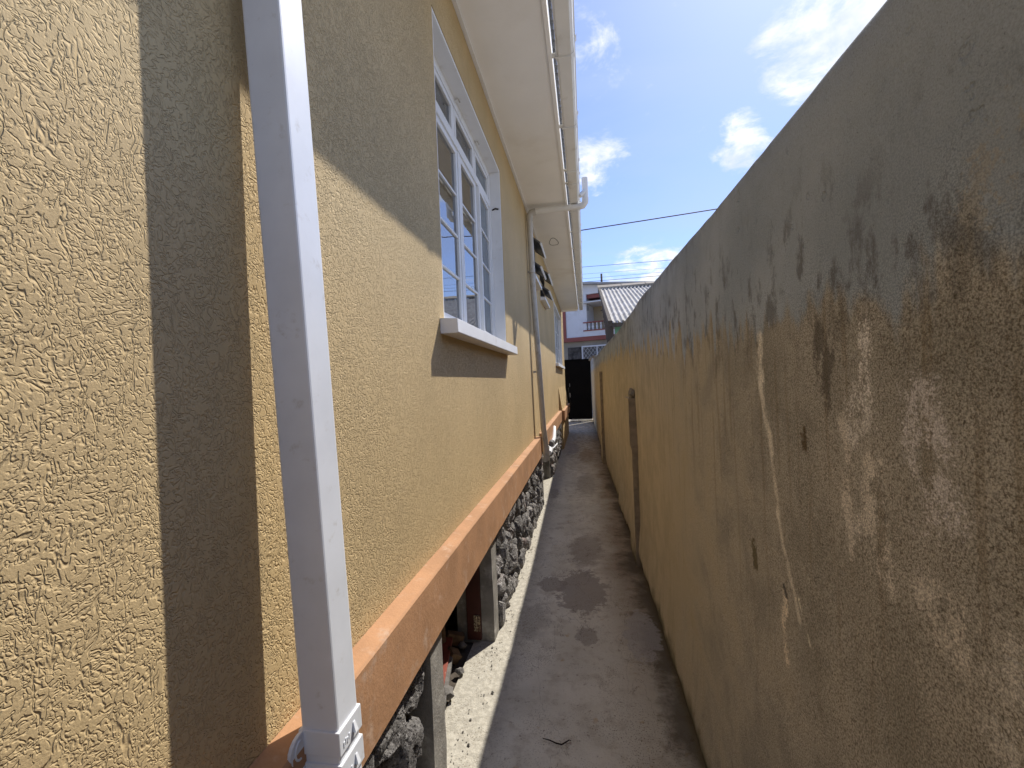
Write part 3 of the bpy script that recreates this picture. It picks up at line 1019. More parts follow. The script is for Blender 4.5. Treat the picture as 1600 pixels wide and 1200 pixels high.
# --- two small windows behind the drainpipe, each with two propped-out top-hung panes
def vent_window(holes):
    y0, y1 = holes[0][0], holes[0][1]
    b_ = MB()
    for (_, _, z0, z1) in holes:
        bars(b_, [(-.70, -.604, y0 + .001, y0 + .022, z0, z1), (-.70, -.604, y1 - .022, y1 - .001, z0, z1),
                  (-.70, -.604, y0 + .022, y1 - .022, z1 - .018, z1 - .001), (-.70, -.604, y0 + .022, y1 - .022, z0 + .001, z0 + .018)])
    w = b_.build('window', m_darkframe, house)
    w['label'] = 'small window with two propped-out top-hung panes'
    zs = min(h[2] for h in holes) - .012
    MB().extrude([(XW + .001, zs - .05), (XW + .075, zs - .05), (XW + .075, zs - .006), (XW + .001, zs)], 'y', y0 - .04, y1 + .03).build('sill', m_white, w, bevel=.003)
    for (_, _, z0, z1) in holes:
        hgt = (z1 - z0) - .02
        Rm = Matrix.Translation((XW + .008, 0, z1 - .005)) @ Matrix.Rotation(-R(52), 4, 'Y')

        def tr(mbx):
            mbx.v = [tuple(Rm @ Vector(q)) for q in mbx.v]
            return mbx
        s_ = MB()
        bars(s_, [(0, .016, y0, y0 + .022, -hgt, 0), (0, .016, y1 - .022, y1, -hgt, 0), (0, .016, y0 + .022, y1 - .022, -.02, 0), (0, .016, y0 + .022, y1 - .022, -hgt, -hgt + .02)])
        tr(s_).build('sash', m_darkframe, w)
        tr(MB().box(.005, .010, y0 + .022, y1 - .022, -hgt + .02, -.02)).build('pane', m_louvre, w)
        tr(MB().box(-.004, .019, y0 + .004, y1 - .004, -hgt - .014, -hgt - .001)).build('drip_bar', m_white, w)


vent_window(WA)
vent_window(WB)

# --- far white window
y0, y1, z0, z1 = WC
c_ = MB()
bars(c_, [(-.79, -.594, y0 + .001, y0 + .05, z0, z1), (-.79, -.594, y1 - .05, y1 - .001, z0, z1), (-.79, -.594, y0 + .05, y1 - .05, z1 - .05, z1)])
wc = c_.build('window', m_white, house)
wc['label'] = 'far white window with a white sill near the end of the house'
MB().box(XW + .001, XW + .065, y0 - .05, y1 + .05, z0 - .06, z0 + .002).build('sill', m_white, wc, bevel=.004)
for k in range(4):
    ya = y0 + .05 + (y1 - y0 - .1) * k / 4
    yb2 = y0 + .05 + (y1 - y0 - .1) * (k + 1) / 4
    sash(ya + .004, yb2 - .004, z0 + .01, z1 - .06, 3, xo=-.66, parent=wc, pane_mat=m_glassdusty)

# ------------------------------------------------------------------ gutter
gut = thing('gutter', 'white box gutter with joint straps running along the eave of the tan house', 'gutter', (-.05, 5, ZS + .01))
GX0, GX1, GZ0, GZ1 = -.098, .010, ZS - .022, ZS + .085
gp = [(GX0, GZ1 - .01), (GX0, GZ0 + .014), (GX0 + .014, GZ0), (GX1 - .02, GZ0), (GX1 - .004, GZ0 + .016), (GX1, GZ1 - .012), (GX1 + .008, GZ1 - .006), (GX1 + .008, GZ1),
      (GX1 - .004, GZ1), (GX1 - .004, GZ1 - .01), (GX1 - .008, GZ0 + .018), (GX1 - .022, GZ0 + .004), (GX0 + .016, GZ0 + .004), (GX0 + .004, GZ0 + .016), (GX0 + .004, GZ1 - .01)]
joints = [-1.3, .2, 1.85, 2.71, 3.47, 4.20, 4.48, 5.19, 5.95, 6.7, 7.45, 8.25, 9.0, 9.8, 10.6, 11.3, 12.0]
segs = [Y0] + joints + [12.5]
for a, c in zip(segs[:-1], segs[1:]):
    MB().extrude(gp, 'y', a + .0005, c - .0005).build('gutter_length', m_gutter, gut)
for yv in joints:
    jb = MB()
    jp = [(GX0 - .004, GZ1 - .02), (GX0 - .004, GZ0 + .012), (GX0 + .012, GZ0 - .004), (GX1 - .018, GZ0 - .004), (GX1 + .0, GZ0 + .014), (GX1 + .004, GZ1 - .012),
          (GX1 + .016, GZ1 + .004), (GX1 + .013, GZ1 + .006), (GX1 + .0005, GZ1 - .01), (GX1 - .0035, GZ0 + .0155), (GX1 - .0195, GZ0 - .0005), (GX0 + .0135, GZ0 - .0005), (GX0 - .0005, GZ0 + .0135), (GX0 - .0005, GZ1 - .02)]
    jb.extrude(jp, 'y', yv - .024, yv + .024)
    jb.box(GX0 - .006, GX1 - .02, yv - .020, yv - .014, GZ0 - .010, GZ0 - .0045)
    jb.quad((GX1 + .005, yv - .012, GZ1 - .01), (GX1 + .005, yv + .012, GZ1 - .01), (GX1 + .020, yv + .004, GZ1 + .035), (GX1 + .020, yv - .004, GZ1 + .035))
    jb.box(EX + .025, GX0 - .004, yv - .018, yv + .018, GZ0 + .02, GZ0 + .028)
    jb.build('joint_strap', m_gutter, gut)
MB().box(GX0, GX1, 12.501, 12.506, GZ0, GZ1).build('end_cap', m_gutter, gut)

# ------------------------------------------------------------------ square downpipe in the foreground
dp = thing('downpipe', 'white square plastic downpipe with two clip collars, close up against the tan wall', 'downpipe', (-.52, .75, 0))
SX, SY = .073, .070


def sq(cx, cy, z, gx=0.0):
    x0, x1, y0, y1 = cx - gx, cx + SX + gx, cy - gx, cy + SY + gx
    return [(x0, y0, z), (x1, y0, z), (x1, y1, z), (x0, y1, z)]


def axis(z):
    t = (1.95 - z) / 1.1
    return -.567 + .022 * t, .703 + .038 * t


def pipe_seg(z0, z1, gx=0.0):
    a, c = axis(z0), axis(z1)
    return MB().hexa(sq(*a, z0, gx), sq(*c, z1, gx))


pipe_seg(.10, 3.05).build('pipe', m_pvc, dp, bevel=.004)
ax, ay = axis(3.05)
el = MB().hexa(sq(ax, ay, 3.052), [(GX0 + .015, ay, 3.452), (GX0 + .085, ay, 3.452), (GX0 + .085, ay + SY, 3.452), (GX0 + .015, ay + SY, 3.452)])
el.build('offset_bend', m_pvc, dp, bevel=.003)
for zt, zb_ in ((.874, .828), (.812, .762)):
    cl = pipe_seg(zb_, zt, .0045).build('clip_collar', m_pvc, dp, bevel=.002)
    cx, cy = axis((zt + zb_) / 2)
    # fixing lug with a slot, lying towards the plinth, on the near side
    zc = (zt + zb_) / 2 - .004
    lug = [(cy + .004, zc + .026)] + [(cy - .016 + .026 * math.cos(math.pi / 2 + math.pi * k / 8), zc + .026 * math.sin(math.pi / 2 + math.pi * k / 8)) for k in range(9)] + [(cy + .004, zc - .026)]
    MB().extrude(lug, 'x', cx - .002, cx + .005).build('clip_ear', m_pvc, cl, bevel=.001)
    MB().tube([(cx + .0055, cy - .014 + .015 * math.cos(math.pi / 2 + math.pi * k / 8), zc + .017 * math.sin(math.pi / 2 + math.pi * k / 8)) for k in range(9)], .0022, 6).build('clip_slot', m_pvc, cl, smooth=True)
    # wedge catch and raised marks on the front
    wx = cx + SX + .0045
    wz = (zt + zb_) / 2
    wd = MB()
    wd.quad((wx, cy + .040, wz - .010), (wx, cy + .055, wz - .010), (wx, cy + .055, wz + .010), (wx, cy + .040, wz + .010))
    wd.hexa([(wx, cy + .040, wz - .009), (wx + .007, cy + .040, wz - .009), (wx + .007, cy + .050, wz - .009), (wx, cy + .050, wz - .009)],
            [(wx, cy + .042, wz + .009), (wx + .001, cy + .042, wz + .009), (wx + .001, cy + .048, wz + .009), (wx, cy + .048, wz + .009)])
    for k in range(4):
        wd.box(wx, wx + .0012, cy + .008 + k * .006, cy + .0115 + k * .006, wz - .013 + (k % 2) * .003, wz - .003 + (k % 2) * .003)
    wd.build('clip_catch', m_pvc, cl)
sh_ = MB()
ax, ay = axis(.10)
sh_.hexa([(ax + .06, ay - .0, .005), (ax + .13, ay - .0, .005), (ax + .13, ay + SY, .005), (ax + .06, ay + SY, .005)], sq(ax, ay, .098))
sh_.build('shoe', m_pvc, dp, bevel=.003)

# ------------------------------------------------------------------ round drainpipe further along
dr = thing('drainpipe', 'grey round drainpipe from the gutter across the soffit and down the tan wall', 'drainpipe', (-.54, 5.1, 0))
rr = .033
PA = Vector((-.548, 4.97, 3.0))


def arc(c, u, v, r, n=7):
    c, u, v = Vector(c), Vector(u), Vector(v)
    return [c + u * r * math.cos(math.pi / 2 * k / n) + v * r * math.sin(math.pi / 2 * k / n) for k in range(n + 1)]


zt = 3.415
# vertical run, leaning slightly out to pass the plinth band
vr = [(-.498, 5.28, .86 - .14), (-.512, 5.20, .95), (-.548, 5.0, 2.6), (-.553, 4.96, zt - .09)]
autosmooth(MB().tube(vr, rr, 14).build('pipe', m_grey_pvc, dr))
elb = [(-.553, 4.96, zt - .09), (-.552, 4.955, zt - .04), (-.53, 4.955, zt - .008), (-.48, 4.955, zt)]
autosmooth(MB().tube(elb, rr + .005, 14).build('elbow', m_grey_pvc, dr))
autosmooth(MB().tube([(-.48, 4.955, zt), (-.30, 4.955, zt + .004), (-.09, 4.955, zt + .006), (.02, 4.955, zt + .006)], rr, 14).build('cross_pipe', m_gutter, dr))
autosmooth(MB().tube([(-.43, 4.955, zt + .001), (-.36, 4.955, zt + .002)], rr + .004, 14).build('coupling', m_gutter, dr))
autosmooth(MB().tube([(.0, 4.955, zt + .006), (.045, 4.95, zt + .012), (.072, 4.945, zt + .045), (.075, 4.94, zt + .09)], rr + .004, 14).build('elbow', m_gutter, dr))
autosmooth(MB().tube([(.075, 4.94, zt + .085), (.075, 4.92, zt + .30)], rr, 14).build('riser', m_gutter, dr))
autosmooth(MB().tube([(.075, 4.925, zt + .16), (.016, 4.90, zt + .10)], .026, 12).build('outlet_stub', m_gutter, dr))
for zc in (2.75, 1.62):
    t = (zc - .95) / (2.6 - .95)
    c = Vector((-.512 - .036 * t, 5.20 - .20 * t, zc))
    k = MB().tube([c - Vector((0, 0, .012)), c + Vector((0, 0, .012))], rr + .004, 14)
    k.box(XW + .001, c.x - .02, c.y - .006, c.y + .006, zc - .012, zc + .012)
    k.build('bracket', m_grey_pvc, dr)
autosmooth(MB().tube([(-.498, 5.28, .735), (-.497, 5.285, .63), (-.50, 5.31, .575), (-.53, 5.36, .56)], rr + .005, 14).build('elbow', m_grey_pvc, dr))

# white outlet pipe and tap beside the drainpipe foot
tp = thing('outlet_pipe', 'short white plastic elbow pipe with a thin spout beside the drainpipe foot', 'pipe', (-.55, 6.0, .6))
autosmooth(MB().tube([(-.68, 6.25, .575), (-.56, 6.22, .575), (-.515, 6.1, .565), (-.51, 5.95, .56), (-.51, 5.82, .56)], .032, 12).build('elbow', m_pvc, tp))
autosmooth(MB().tube([(-.51, 5.95, .575), (-.47, 6.2, .58), (-.45, 6.55, .58)], .010, 8).build('spout', m_pvc, tp))
tp2 = thing('waste_pipe', 'white curved waste pipe with grey collar under the far plinth band', 'pipe', (-.55, 6.9, .6))
autosmooth(MB().tube([(-.52, 6.35, .62), (-.51, 6.5, .62), (-.51, 6.75, .63), (-.52, 7.0, .69), (-.53, 7.15, .76)], .03, 12).build('bend', m_pvc, tp2))
autosmooth(MB().tube([(-.522, 6.2, .62), (-.518, 6.40, .62)], .042, 12).build('collar', m_darkframe, tp2))


# ------------------------------------------------------------------ boundary wall on the right
def lerp_t(tab, v):
    for (a, fa), (b, fb) in zip(tab[:-1], tab[1:]):
        if v <= b:
            return fa + (fb - fa) * max(0, (v - a)) / (b - a)
    return tab[-1][1]


TX = [(-3, .40), (1.8, .39), (3.8, .385), (5.8, .345), (8.3, .29), (16.3, .21), (17.2, .20)]
TZ = [(-3, 1.98), (.65, 1.98), (1.41, 2.0), (2.0, 2.02), (3.1, 2.055), (5.2, 2.03), (9.6, 2.05), (14, 2.2), (16.3, 2.27), (17, 2.28)]


def bx(y):
    return lerp_t(TX, y)


def bz(y):
    return lerp_t(TZ, y) + .010 * noise.noise(Vector((y * 1.1, 3, 0))) + .006 * noise.noise(Vector((y * 5, 1, 0))) + .004 * noise.noise(Vector((y * 17, 4, 0)))


bw = thing('boundary_wall', 'tall weathered plaster boundary wall, ochre stained with grey and black, along the right of the alley', 'wall', (.45, 6, 0))
rows_ = []
yv = -3.0
yl = []
while yv < 16.35:
    yl.append(yv)
    yv += .05 if yv < 4 else .12
for yv in yl:
    X, Z = bx(yv), bz(yv)
    rw = []
    nz = 34
    for k in range(nz + 1):
        z = -.03 + (Z - .03 + .03) * k / nz
        und = .006 * noise.noise(Vector((yv * 1.7, z * 1.7, 5))) + .0025 * noise.noise(Vector((yv * 8, z * 8, 2)))
        rw.append((X + und + .009 * (1 if z < .05 else 0), yv, z))
    # rounded coping; back slope made up so the front edge casts the path shadow
    rw += [(X + .004, yv, Z - .014), (X + .012, yv, Z - .004), (X + .022, yv, Z - .001), (X + .034, yv, Z - .008), (X + .105, yv, Z - .16), (X + .12, yv, Z - .2), (X + .12, yv, -.03)]
    rows_.append(rw)
bwm = MB().grid(rows_)
bwm.quad(*rows_[0])
bwm.quad(*rows_[-1])
bwo = bwm.build('wall_body', m_bound, bw, smooth=True)
# outer plaster skin, broken off along the foot
rows_ = []
for yv in [.2 + .02 * i for i in range(260)]:
    X = bx(yv)
    lim = .10 + .05 * noise.noise(Vector((yv * 1.3, 0, 7))) + .03 * noise.noise(Vector((yv * 6, 0, 3))) + .015 * noise.noise(Vector((yv * 19, 0, 3)))
    if yv > 4.2:
        lim -= (yv - 4.2) * .12
    lim = max(lim, .012)
    und = lambda z: .006 * noise.noise(Vector((yv * 1.7, z * 1.7, 5))) + .0025 * noise.noise(Vector((yv * 8, z * 8, 2)))
    rows_.append([(X + .004, yv, lim + .003), (X - .022 + und(lim), yv, lim), (X - .024 + und(lim + .03), yv, lim + .03), (X - .018 + und(lim + .1), yv, lim + .1), (X - .004 + und(lim + .22), yv, lim + .22), (X + .004 + und(lim + .4), yv, lim + .40)])
MB().grid(rows_).build('plaster_skin', m_bound, bw, smooth=True)


def pil(y0, y1, pr, zt, pr2, zmid):
    mbp = MB()
    rws = []
    for k in range(31):
        z = -.02 + zt * k / 30
        pw = pr if z > zmid else pr2
        j = .003 * noise.noise(Vector((z * 12, y0, 1)))
        X0, X1 = bx(y0), bx(y1)
        rws.append([(X0 + .01, y0, z), (X0 - pw + j, y0 + j, z), (X1 - pw + j, y1, z), (X1 + .01, y1, z)])
    mbp.grid(rws)
    mbp.quad(*rws[-1])
    o = mbp.build('pilaster', m_bound, bw)
    o.data.materials.append(m_pil)
    for f in o.data.polygons:
        if f.normal.y < -.5:  # near face painted darker to imitate its shade
            f.material_index = 1
    return o


p1 = pil(3.62, 4.0, .058, 1.36, .044, .95)
p2 = pil(8.0, 8.5, .052, 1.66, .048, .5)


def lump(c, r, mat, parent, name, squash=(1, 1, 1), amp=.35, sub=2):
    bm = bmesh.new()
    bmesh.ops.create_icosphere(bm, subdivisions=sub, radius=1)
    sd_ = random.uniform(0, 50)
    for v in bm.verts:
        k = 1 + amp * noise.fractal(v.co * 1.6 + Vector((sd_, 0, 0)), 1, 2, 3)
        v.co = Vector((v.co.x * squash[0], v.co.y * squash[1], v.co.z * squash[2])) * r * k + Vector(c)
    me = bpy.data.meshes.new(name)
    bm.to_mesh(me)
    bm.free()
    me.materials.append(mat)
    o = bpy.data.objects.new(name, me)
    COL.objects.link(o)
    if parent:
        o.parent = parent
        o.matrix_parent_inverse = parent.matrix_world.inverted()
    return o


lump((bx(3.66) - .025, 3.66, 1.375), .042, m_moss, p1, 'mortar_lump', (.7, .9, 1.1))
for (yv, r, dz) in ((15.6, .10, .0), (16.1, .12, -.02), (14.9, .08, .0), (12.5, .07, .0)):
    lump((bx(yv) + .02, yv, bz(yv) + dz), r, m_moss, bw, 'mortar_lump', (.8, 1.2, .7))

# ------------------------------------------------------------------ gate
gt = thing('gate', 'solid black metal gate closing the far end of the alley', 'gate', (-.25, 16.4, 0))
MB().box(-.83, .165, 16.40, 16.43, .10, 2.24).build('panel', m_gate, gt)
fm = MB()
bars(fm, [(-.86, -.82, 16.385, 16.425, .08, 2.28), (.155, .195, 16.385, 16.425, .08, 2.28), (-.82, .155, 16.385, 16.425, 2.24, 2.28), (-.82, .155, 16.385, 16.425, .08, .115)])
fm.build('frame', m_gate, gt)
MB().box(-.60, .17, 16.37, 16.385, .055, .078).build('bottom_rail', m_gatewhite, gt)
MB().box(-.60, -.57, 16.36, 16.384, 1.28, 1.40).build('bolt', m_darkframe, gt)
autosmooth(MB().tube([(-.585, 16.35, 1.05), (-.585, 16.33, 1.02), (-.585, 16.33, .92), (-.585, 16.35, .89)], .008, 8).build('handle', m_gatewhite, gt))
# pale pebbles lying under the gate
for k, (xx, s) in enumerate(((-.55, .035), (-.50, .03), (-.44, .032), (-.36, .035), (-.30, .035), (-.24, .03))):
    o = lump((xx, 16.28 + .02 * (k % 2), .025), s, m_gatewhite, None, 'pebble', (1.4, 1, .8))
    tag(o, 'pale pebble lying in the row under the black gate', 'pebble', 'pebbles under the gate')
# threshold
th = MB().box(-.62, .26, 16.45, 17.4, -.045, .03).build('gate_threshold', m_floor)
th['kind'] = 'structure'

# thin cable by the gate
cb = MB().tube([(-.47, 12.2, 1.3), (-.465, 12.3, 1.05), (-.44, 12.35, .95), (-.43, 12.36, .86), (-.45, 12.36, .80), (-.475, 12.36, .78)], .010, 6).build('cable', m_wire, None, smooth=True)
tag(cb, 'short black cable looped at the far end of the plinth band beside the gate', 'cable')

# ------------------------------------------------------------------ loose things
tw = MB().tube([(-.235, 1.833, .008), (-.205, 1.822, .012), (-.18, 1.815, .008), (-.155, 1.808, .010), (-.138, 1.815, .016), (-.126, 1.832, .012), (-.118, 1.835, .008)], [.0015, .0025, .003, .003, .003, .002, .0012], 6).build('twig', m_twig, None, smooth=True)
tag(tw, 'small dark bent twig lying alone on the concrete path', 'twig')

pk = MB().hexa([(-.74, 1.63, .005), (-.655, 1.61, .005), (-.80, 2.40, .05), (-.86, 2.40, .05)], [(-.74, 1.63, .03), (-.655, 1.61, .03), (-.80, 2.40, .075), (-.86, 2.40, .075)]).build('board', m_redplank, None, bevel=.002)
tag(pk, 'red painted board lying in the crawlspace opening under the house', 'board')
pk2 = MB().hexa([(-.652, 1.62, .004), (-.632, 1.62, .004), (-.765, 2.3, .03), (-.785, 2.3, .03)], [(-.652, 1.62, .03), (-.632, 1.62, .03), (-.765, 2.3, .055), (-.785, 2.3, .055)]).build('batten', m_rubble, None, bevel=.002)
tag(pk2, 'narrow pale batten lying along the red board in the crawlspace opening', 'batten')
for k, (c, s, a, lab) in enumerate((((-.80, 2.43, .05), (.05, .018, .035), .5, 'broken wooden block nearest the door stile in the crawlspace'),
                                    ((-.87, 2.38, .10), (.035, .02, .05), -.6, 'split wooden block leaning on the debris in the crawlspace'),
                                    ((-.77, 2.30, .035), (.035, .03, .028), .9, 'short wooden block lying on the red board'),
                                    ((-.93, 2.25, .05), (.06, .02, .02), .2, 'flat wooden offcut farthest inside the crawlspace'))):
    o = MB().box(-s[0], s[0], -s[1], s[1], -s[2], s[2]).build('wood_block', m_wood, None, bevel=.004)
    o.location = c
    o.rotation_euler = (a * .4, a * .7, a)
    tag(o, lab, 'wood block', 'broken wood blocks in the crawlspace')
for k, (c, s) in enumerate((((-.72, 2.02, .03), .035), ((-.77, 1.92, .03), .04), ((-.80, 2.1, .03), .03), ((-.72, 1.82, .025), .03), ((-.86, 1.98, .04), .05), ((-.75, 2.42, .02), .02), ((-.70, 2.2, .02), .02))):
    o = lump(c, s, m_rubble, None, 'rubble_stone', (1.2, 1, .8))
    tag(o, 'lump of pale rubble on the dark crawlspace floor', 'rubble', 'rubble lumps in the crawlspace')
wr = MB().tube([(-1.2, 2.46, .22), (-1.0, 2.3, .18), (-.85, 2.0, .14), (-.75, 1.70, .10), (-.70, 1.62, .08)], .006, 6).build('wire', m_grey_pvc, None, smooth=True)
tag(wr, 'thin grey wire stretched across the dark crawlspace opening', 'wire')

# grit and mortar crumbs along the stone foot
gb = MB()
for k in range(260):
    yv = random.choice((random.uniform(1.6, 2.5), random.uniform(2.6, 5.5), random.uniform(2.6, 4.0)))
    off = abs(random.gauss(0, .035)) + random.choice((0, 0, .04))
    xx = -.60 + off
    s = random.uniform(.0015, .005) * (1 if random.random() < .93 else 1.9)
    i0 = len(gb.v)
    ps = [Vector((random.gauss(0, 1), random.gauss(0, 1), random.gauss(0, 1))).normalized() * s for _ in range(4)]
    base = Vector((xx, yv, s * .4 + .003))
    top = [base + Vector((s * math.cos(a) * random.uniform(.7, 1.2), s * math.sin(a) * random.uniform(.7, 1.2), random.uniform(-.3, .2) * s)) for a in (0, 1.25, 2.5, 3.75, 5.0)]
    gb.v += [tuple(q) for q in top] + [tuple(base + Vector((0, 0, s * .8)))]
    for j in range(5):
        gb.f.append((i0 + j, i0 + (j + 1) % 5, i0 + 5))
gv = gb.build('gravel', m_post)
gv['kind'] = 'stuff'

# ------------------------------------------------------------------ neighbour house beyond the gate
NH = thing('house', 'white two-storey house with red trim and a balustraded balcony beyond the gate', 'house', (0, 24, 0))
TH = R(-18)
HM = Matrix.Translation((0, 24, 0)) @ Matrix.Rotation(TH, 4, 'Z')


def hb(mb):
    mb.v = [tuple(HM @ Vector(q)) for q in mb.v]
    return mb


# local: u along the facade, v depth (positive = away), w height
hb(MB().box(-6.0, .20, 0, 8, 3.72, 6.5)).build('wall', m_h2white, NH)
hb(MB().box(.20, 4.4, 1.3, 8, 3.72, 6.0)).build('porch_wall', m_h2beige, NH)
hb(MB().box(-6.0, 4.4, .12, 8, -.05, 3.62)).build('ground_floor_wall', m_h2grey, NH)
hb(MB().box(-6.0, 4.4, -.08, 1.28, 3.60, 3.82)).build('floor_band', m_h2red, NH)
hb(MB().box(-1.22, -.98, -.06, -.002, 3.822, 5.95)).build('corner_pilaster', m_h2red, NH)
hb(MB().box(.09, 4.4, .10, 1.28, 5.86, 6.06)).build('eave_trim', m_h2red, NH)
hb(MB().box(.05, 4.4, -.35, 1.28, 5.57, 5.62)).build('awning', m_h2white, NH)
hb(MB().extrude([(-.36, 5.62), (-.36, 5.64), (1.0, 5.85), (1.0, 5.83)], 'x', .05, 4.4)).build('awning_sheet', m_roof, NH)
hb(MB().box(.26, .30, -.02, .02, 5.20, 5.569)).build('awning_bracket', m_darkframe, NH)
hb(MB().box(.62, .80, 1.22, 1.299, 5.30, 5.35)).build('porch_lamp', m_darkframe, NH)
# balcony
bc = hb(MB().box(.05, 4.4, -.10, .02, 3.821, 4.10)).build('balcony', m_h2white, NH)
hb(MB().box(.02, 4.4, -.14, .05, 4.10, 4.155)).build('lower_rail', m_h2red, bc)
hb(MB().box(.02, 4.4, -.14, .05, 4.53, 4.585)).build('hand_rail', m_h2red, bc)
hb(MB().box(.05, .20, -.11, .03, 4.156, 4.529)).build('end_post', m_h2white, bc)
prof = [(.045, 0), (.045, .03), (.03, .05), (.055, .13), (.05, .18), (.028, .27), (.04, .31), (.045, .335), (.045, .372)]
proto = None
for k in range(18):
    u = .33 + .215 * k
    if proto is None:
        bmb = MB()
        bmb.tube([(0, 0, -.0006)] + [(0, 0, z) for r, z in prof] + [(0, 0, .373)], [.001] + [r for r, z in prof] + [.001], 10)
        proto = bmb.build('baluster', m_h2white, bc, smooth=True)
        o = proto
    else:
        o = proto.copy()
        COL.objects.link(o)
    o.matrix_world = Matrix.Translation(HM @ Vector((u, -.045, 4.156)))
# roof: white boarded gable front, low grey roof
hb(MB().box(.201, 4.4, .02, 1.299, 6.07, 6.09)).build('porch_ceiling', m_h2white, NH)
rfm = MB()
zr = lambda u: 6.60 - .13 * u
rfm.hexa([(-6.4, -.4, zr(-6.4)), (4.7, -.4, zr(4.7)), (4.7, 8.4, zr(4.7)), (-6.4, 8.4, zr(-6.4))], [(-6.4, -.4, zr(-6.4) + .09), (4.7, -.4, zr(4.7) + .09), (4.7, 8.4, zr(4.7) + .09), (-6.4, 8.4, zr(-6.4) + .09)])
hb(rfm).build('roof', m_roof, NH)
hb(MB().hexa([(-6.0, .0, 6.502), (.2, .0, 6.502), (.2, 8, 6.502), (-6.0, 8, 6.502)], [(-6.0, 0, zr(-6.0) - .003), (.2, 0, zr(.2) - .003), (.2, 8, zr(.2) - .003), (-6.0, 8, zr(-6.0) - .003)])).build('gable_wall', m_h2white, NH)
hb(MB().hexa([(.202, .0, 6.092), (4.4, .0, 5.99), (4.4, 1.2, 5.99), (.202, 1.2, 6.092)], [(.202, 0, zr(.202) - .003), (4.4, 0, zr(4.4) - .003), (4.4, 1.2, zr(4.4) - .003), (.202, 1.2, zr(.202) - .003)])).build('gable_wall', m_h2white, NH)
# ground floor stone panel and white window with lattice
sp_ = hb(MB().box(-.96, -.22, .06, .119, 2.2, 3.30)).build('stone_panel', m_h2stone, NH)
for r in range(5):
    for c in range(3):
        u0 = -.95 + .243 * c + (.06 if r % 2 else 0)
        o = hb(MB().box(u0, min(u0 + .225, -.225), .02 + random.uniform(0, .03), .059, 2.22 + .215 * r, 2.22 + .215 * r + .195)).build('stone', m_h2stone, sp_, bevel=.02)
wf = MB()
bars(wf, [(-.16, -.09, .03, .119, 2.55, 3.34), (1.45, 1.52, .03, .119, 2.55, 3.34), (-.09, 1.45, .03, .119, 3.27, 3.34), (-.09, 1.45, .03, .119, 2.55, 2.62), (.66, .71, .03, .119, 2.62, 3.27)])
nw = hb(wf).build('window', m_h2white, NH)
hb(MB().box(-.09, 1.45, .09, .118, 2.62, 3.27)).build('pane', m_darkframe, nw)
lt = MB()
for k in range(-3, 9):
    for sgn in (1, -1):
        a0 = -.09 + .2 * k
        pa, pb = Vector((a0, .05, 2.62 if sgn > 0 else 3.27)), Vector((a0 + .5, .05, 3.27 if sgn > 0 else 2.62))
        ta, tb = 0.0, 1.0
        if pb.x < -.05 or pa.x > 1.40:
            continue
        if pa.x < -.09:
            ta = (-.09 - pa.x) / .5
        if pb.x > 1.45:
            tb = (1.45 - pa.x) / .5
        lt.tube([pa.lerp(pb, ta), pa.lerp(pb, tb)], .012, 4)
hb(lt).build('lattice', m_gatewhite, nw)

# ------------------------------------------------------------------ shed with corrugated roof behind the boundary wall
SHD = thing('shed', 'weathered shed with a corrugated sheet roof and pale green wall behind the boundary wall', 'shed', (4, 15, 0))
Ye, Ze, Yr, Zr = 12.0, 1.5 + 1.516, 18.5, 1.5 + 3.72
xa, xb = .75, 13.0
rows_ = []
n = int((xb - xa) / .012)
for i in range(9):
    t = i / 8
    rr_ = []
    for k in range(n + 1):
        xx = xa + (xb - xa) * k / n
        rr_.append((xx, Ye + (Yr - Ye) * t, Ze + (Zr - Ze) * t + .029 * math.cos(2 * math.pi * (xx - xa) / .146) + .012 * noise.noise(Vector((xx * .7, t * 4, 0)))))
    rows_.append(rr_)
MB().grid(rows_).build('roof', m_tin, SHD, smooth=True)
rb = MB()
for k in range(14):
    x0 = xa - .12 + k * .95
    dz = random.uniform(-.02, .03)
    rb.hexa([(x0, Yr - .22, Zr - .03 + dz), (x0 + .93, Yr - .22, Zr - .03 + random.uniform(-.02, .03)), (x0 + .93, Yr + .1, Zr + .12), (x0, Yr + .1, Zr + .12)],
            [(x0, Yr - .22, Zr + .01 + dz), (x0 + .93, Yr - .22, Zr + .02 + dz), (x0 + .93, Yr + .1, Zr + .17), (x0, Yr + .1, Zr + .17)])
rb.build('ridge_cap', m_ridge, SHD)
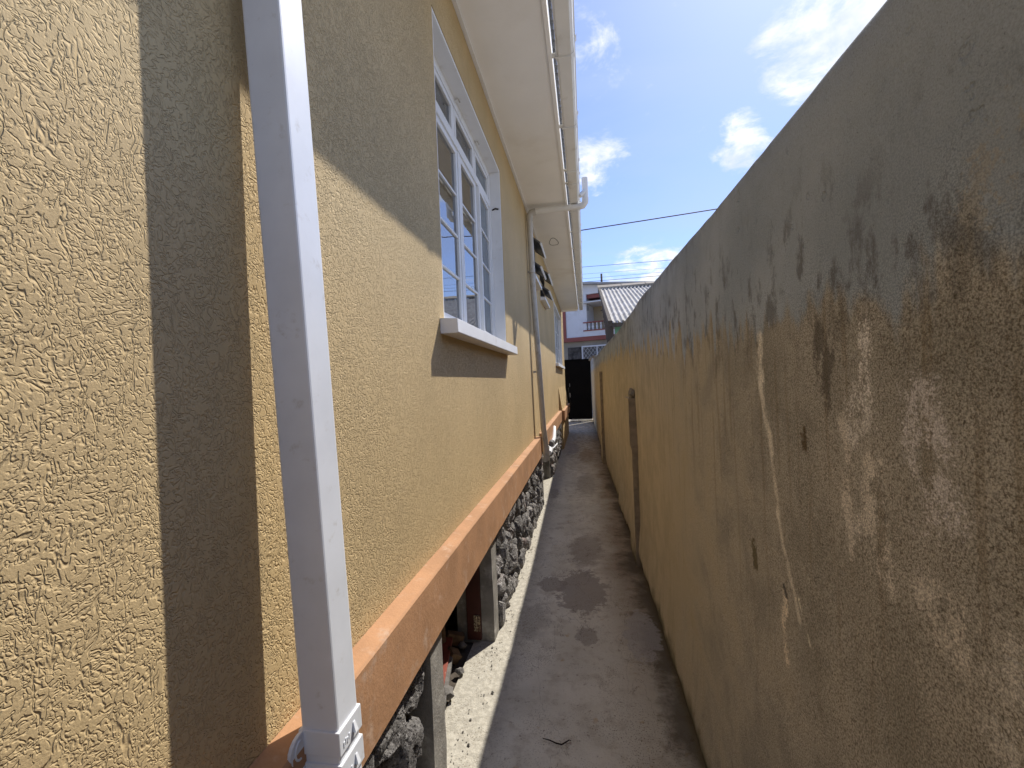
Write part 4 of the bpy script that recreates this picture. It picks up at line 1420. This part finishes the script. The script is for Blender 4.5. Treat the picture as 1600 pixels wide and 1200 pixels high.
MB().hexa([(xa - .10, Ye - .05, Ze - .12), (xa - .012, Ye - .05, Ze - .12), (xa - .012, Yr + .1, Zr - .10), (xa - .10, Yr + .1, Zr - .10)],
          [(xa - .10, Ye - .05, Ze + .03), (xa - .012, Ye - .05, Ze + .03), (xa - .012, Yr + .1, Zr + .10), (xa - .10, Yr + .1, Zr + .10)]).build('barge_board', m_oldwood, SHD)
# boarded gable end
k = 0
yv = Ye + .25
while yv < Yr - .2:
    t = (yv + .22 - Ye) / (Yr - Ye)
    ztop = Ze + (Zr - Ze) * t - .20
    zlow = -.05 if yv < 13.6 else min(ztop - .2, 2.2 + (yv - 14.6) * .588)
    MB().box(xa + .02 + .012 * (k % 2), xa + .05 + .012 * (k % 2), yv, yv + .215, zlow, ztop).build('plank', m_oldwood, SHD)
    yv += .22
    k += 1
MB().box(xa + .08, xb - .2, Ye + .20, Ye + .30, -.05, Ze - .06).build('front_wall', m_green, SHD)
MB().box(xb - .3, xb - .2, Ye + .31, Yr + 4.5, -.05, Ze + .4).build('side_wall', m_oldwood, SHD)
MB().box(xa + .0, xb - .1, Ye + .02, Ye + .07, Ze - .13, Ze - .03).build('eave_board', m_oldwood, SHD)

# ------------------------------------------------------------------ poles and overhead lines
pl = MB().tube([(1.66, 38, -.05), (1.66, 38, 10.4)], [.10, .085], 10).build('utility_pole', m_oldwood, None, smooth=True)
tag(pl, 'slim dark pole rising behind the shed ridge', 'pole')


def line(a, b, r, mat, label, sag=.15):
    a, b = Vector(a), Vector(b)
    pts = [a.lerp(b, t / 24) - Vector((0, 0, sag * 4 * (t / 24) * (1 - t / 24))) for t in range(25)]
    o = MB().tube(pts, r, 6).build('power_line', mat, None, smooth=True)
    tag(o, label, 'power line', 'overhead lines beyond the house')


line((-14, 20.6, 7.70), (20, 18.7, 9.20), .022, m_wire2, 'thick twisted reddish cable, highest of the overhead lines', .2)
line((-18, 30, 9.35), (24, 30, 9.28), .013, m_wire, 'upper dark thin line crossing just above the low white cloud', .25)
line((-18, 30.6, 9.05), (24, 30.6, 8.9), .007, m_wire, 'faintest hair-thin line of the overhead lines', .25)
line((-18, 29.5, 8.05), (24, 29.5, 8.40), .014, m_wire, 'lowest dark line passing behind the slim pole', .25)
line((-18, 30.2, 8.45), (24, 30.2, 8.75), .008, m_wire, 'thin line just above the lowest of the overhead lines', .25)
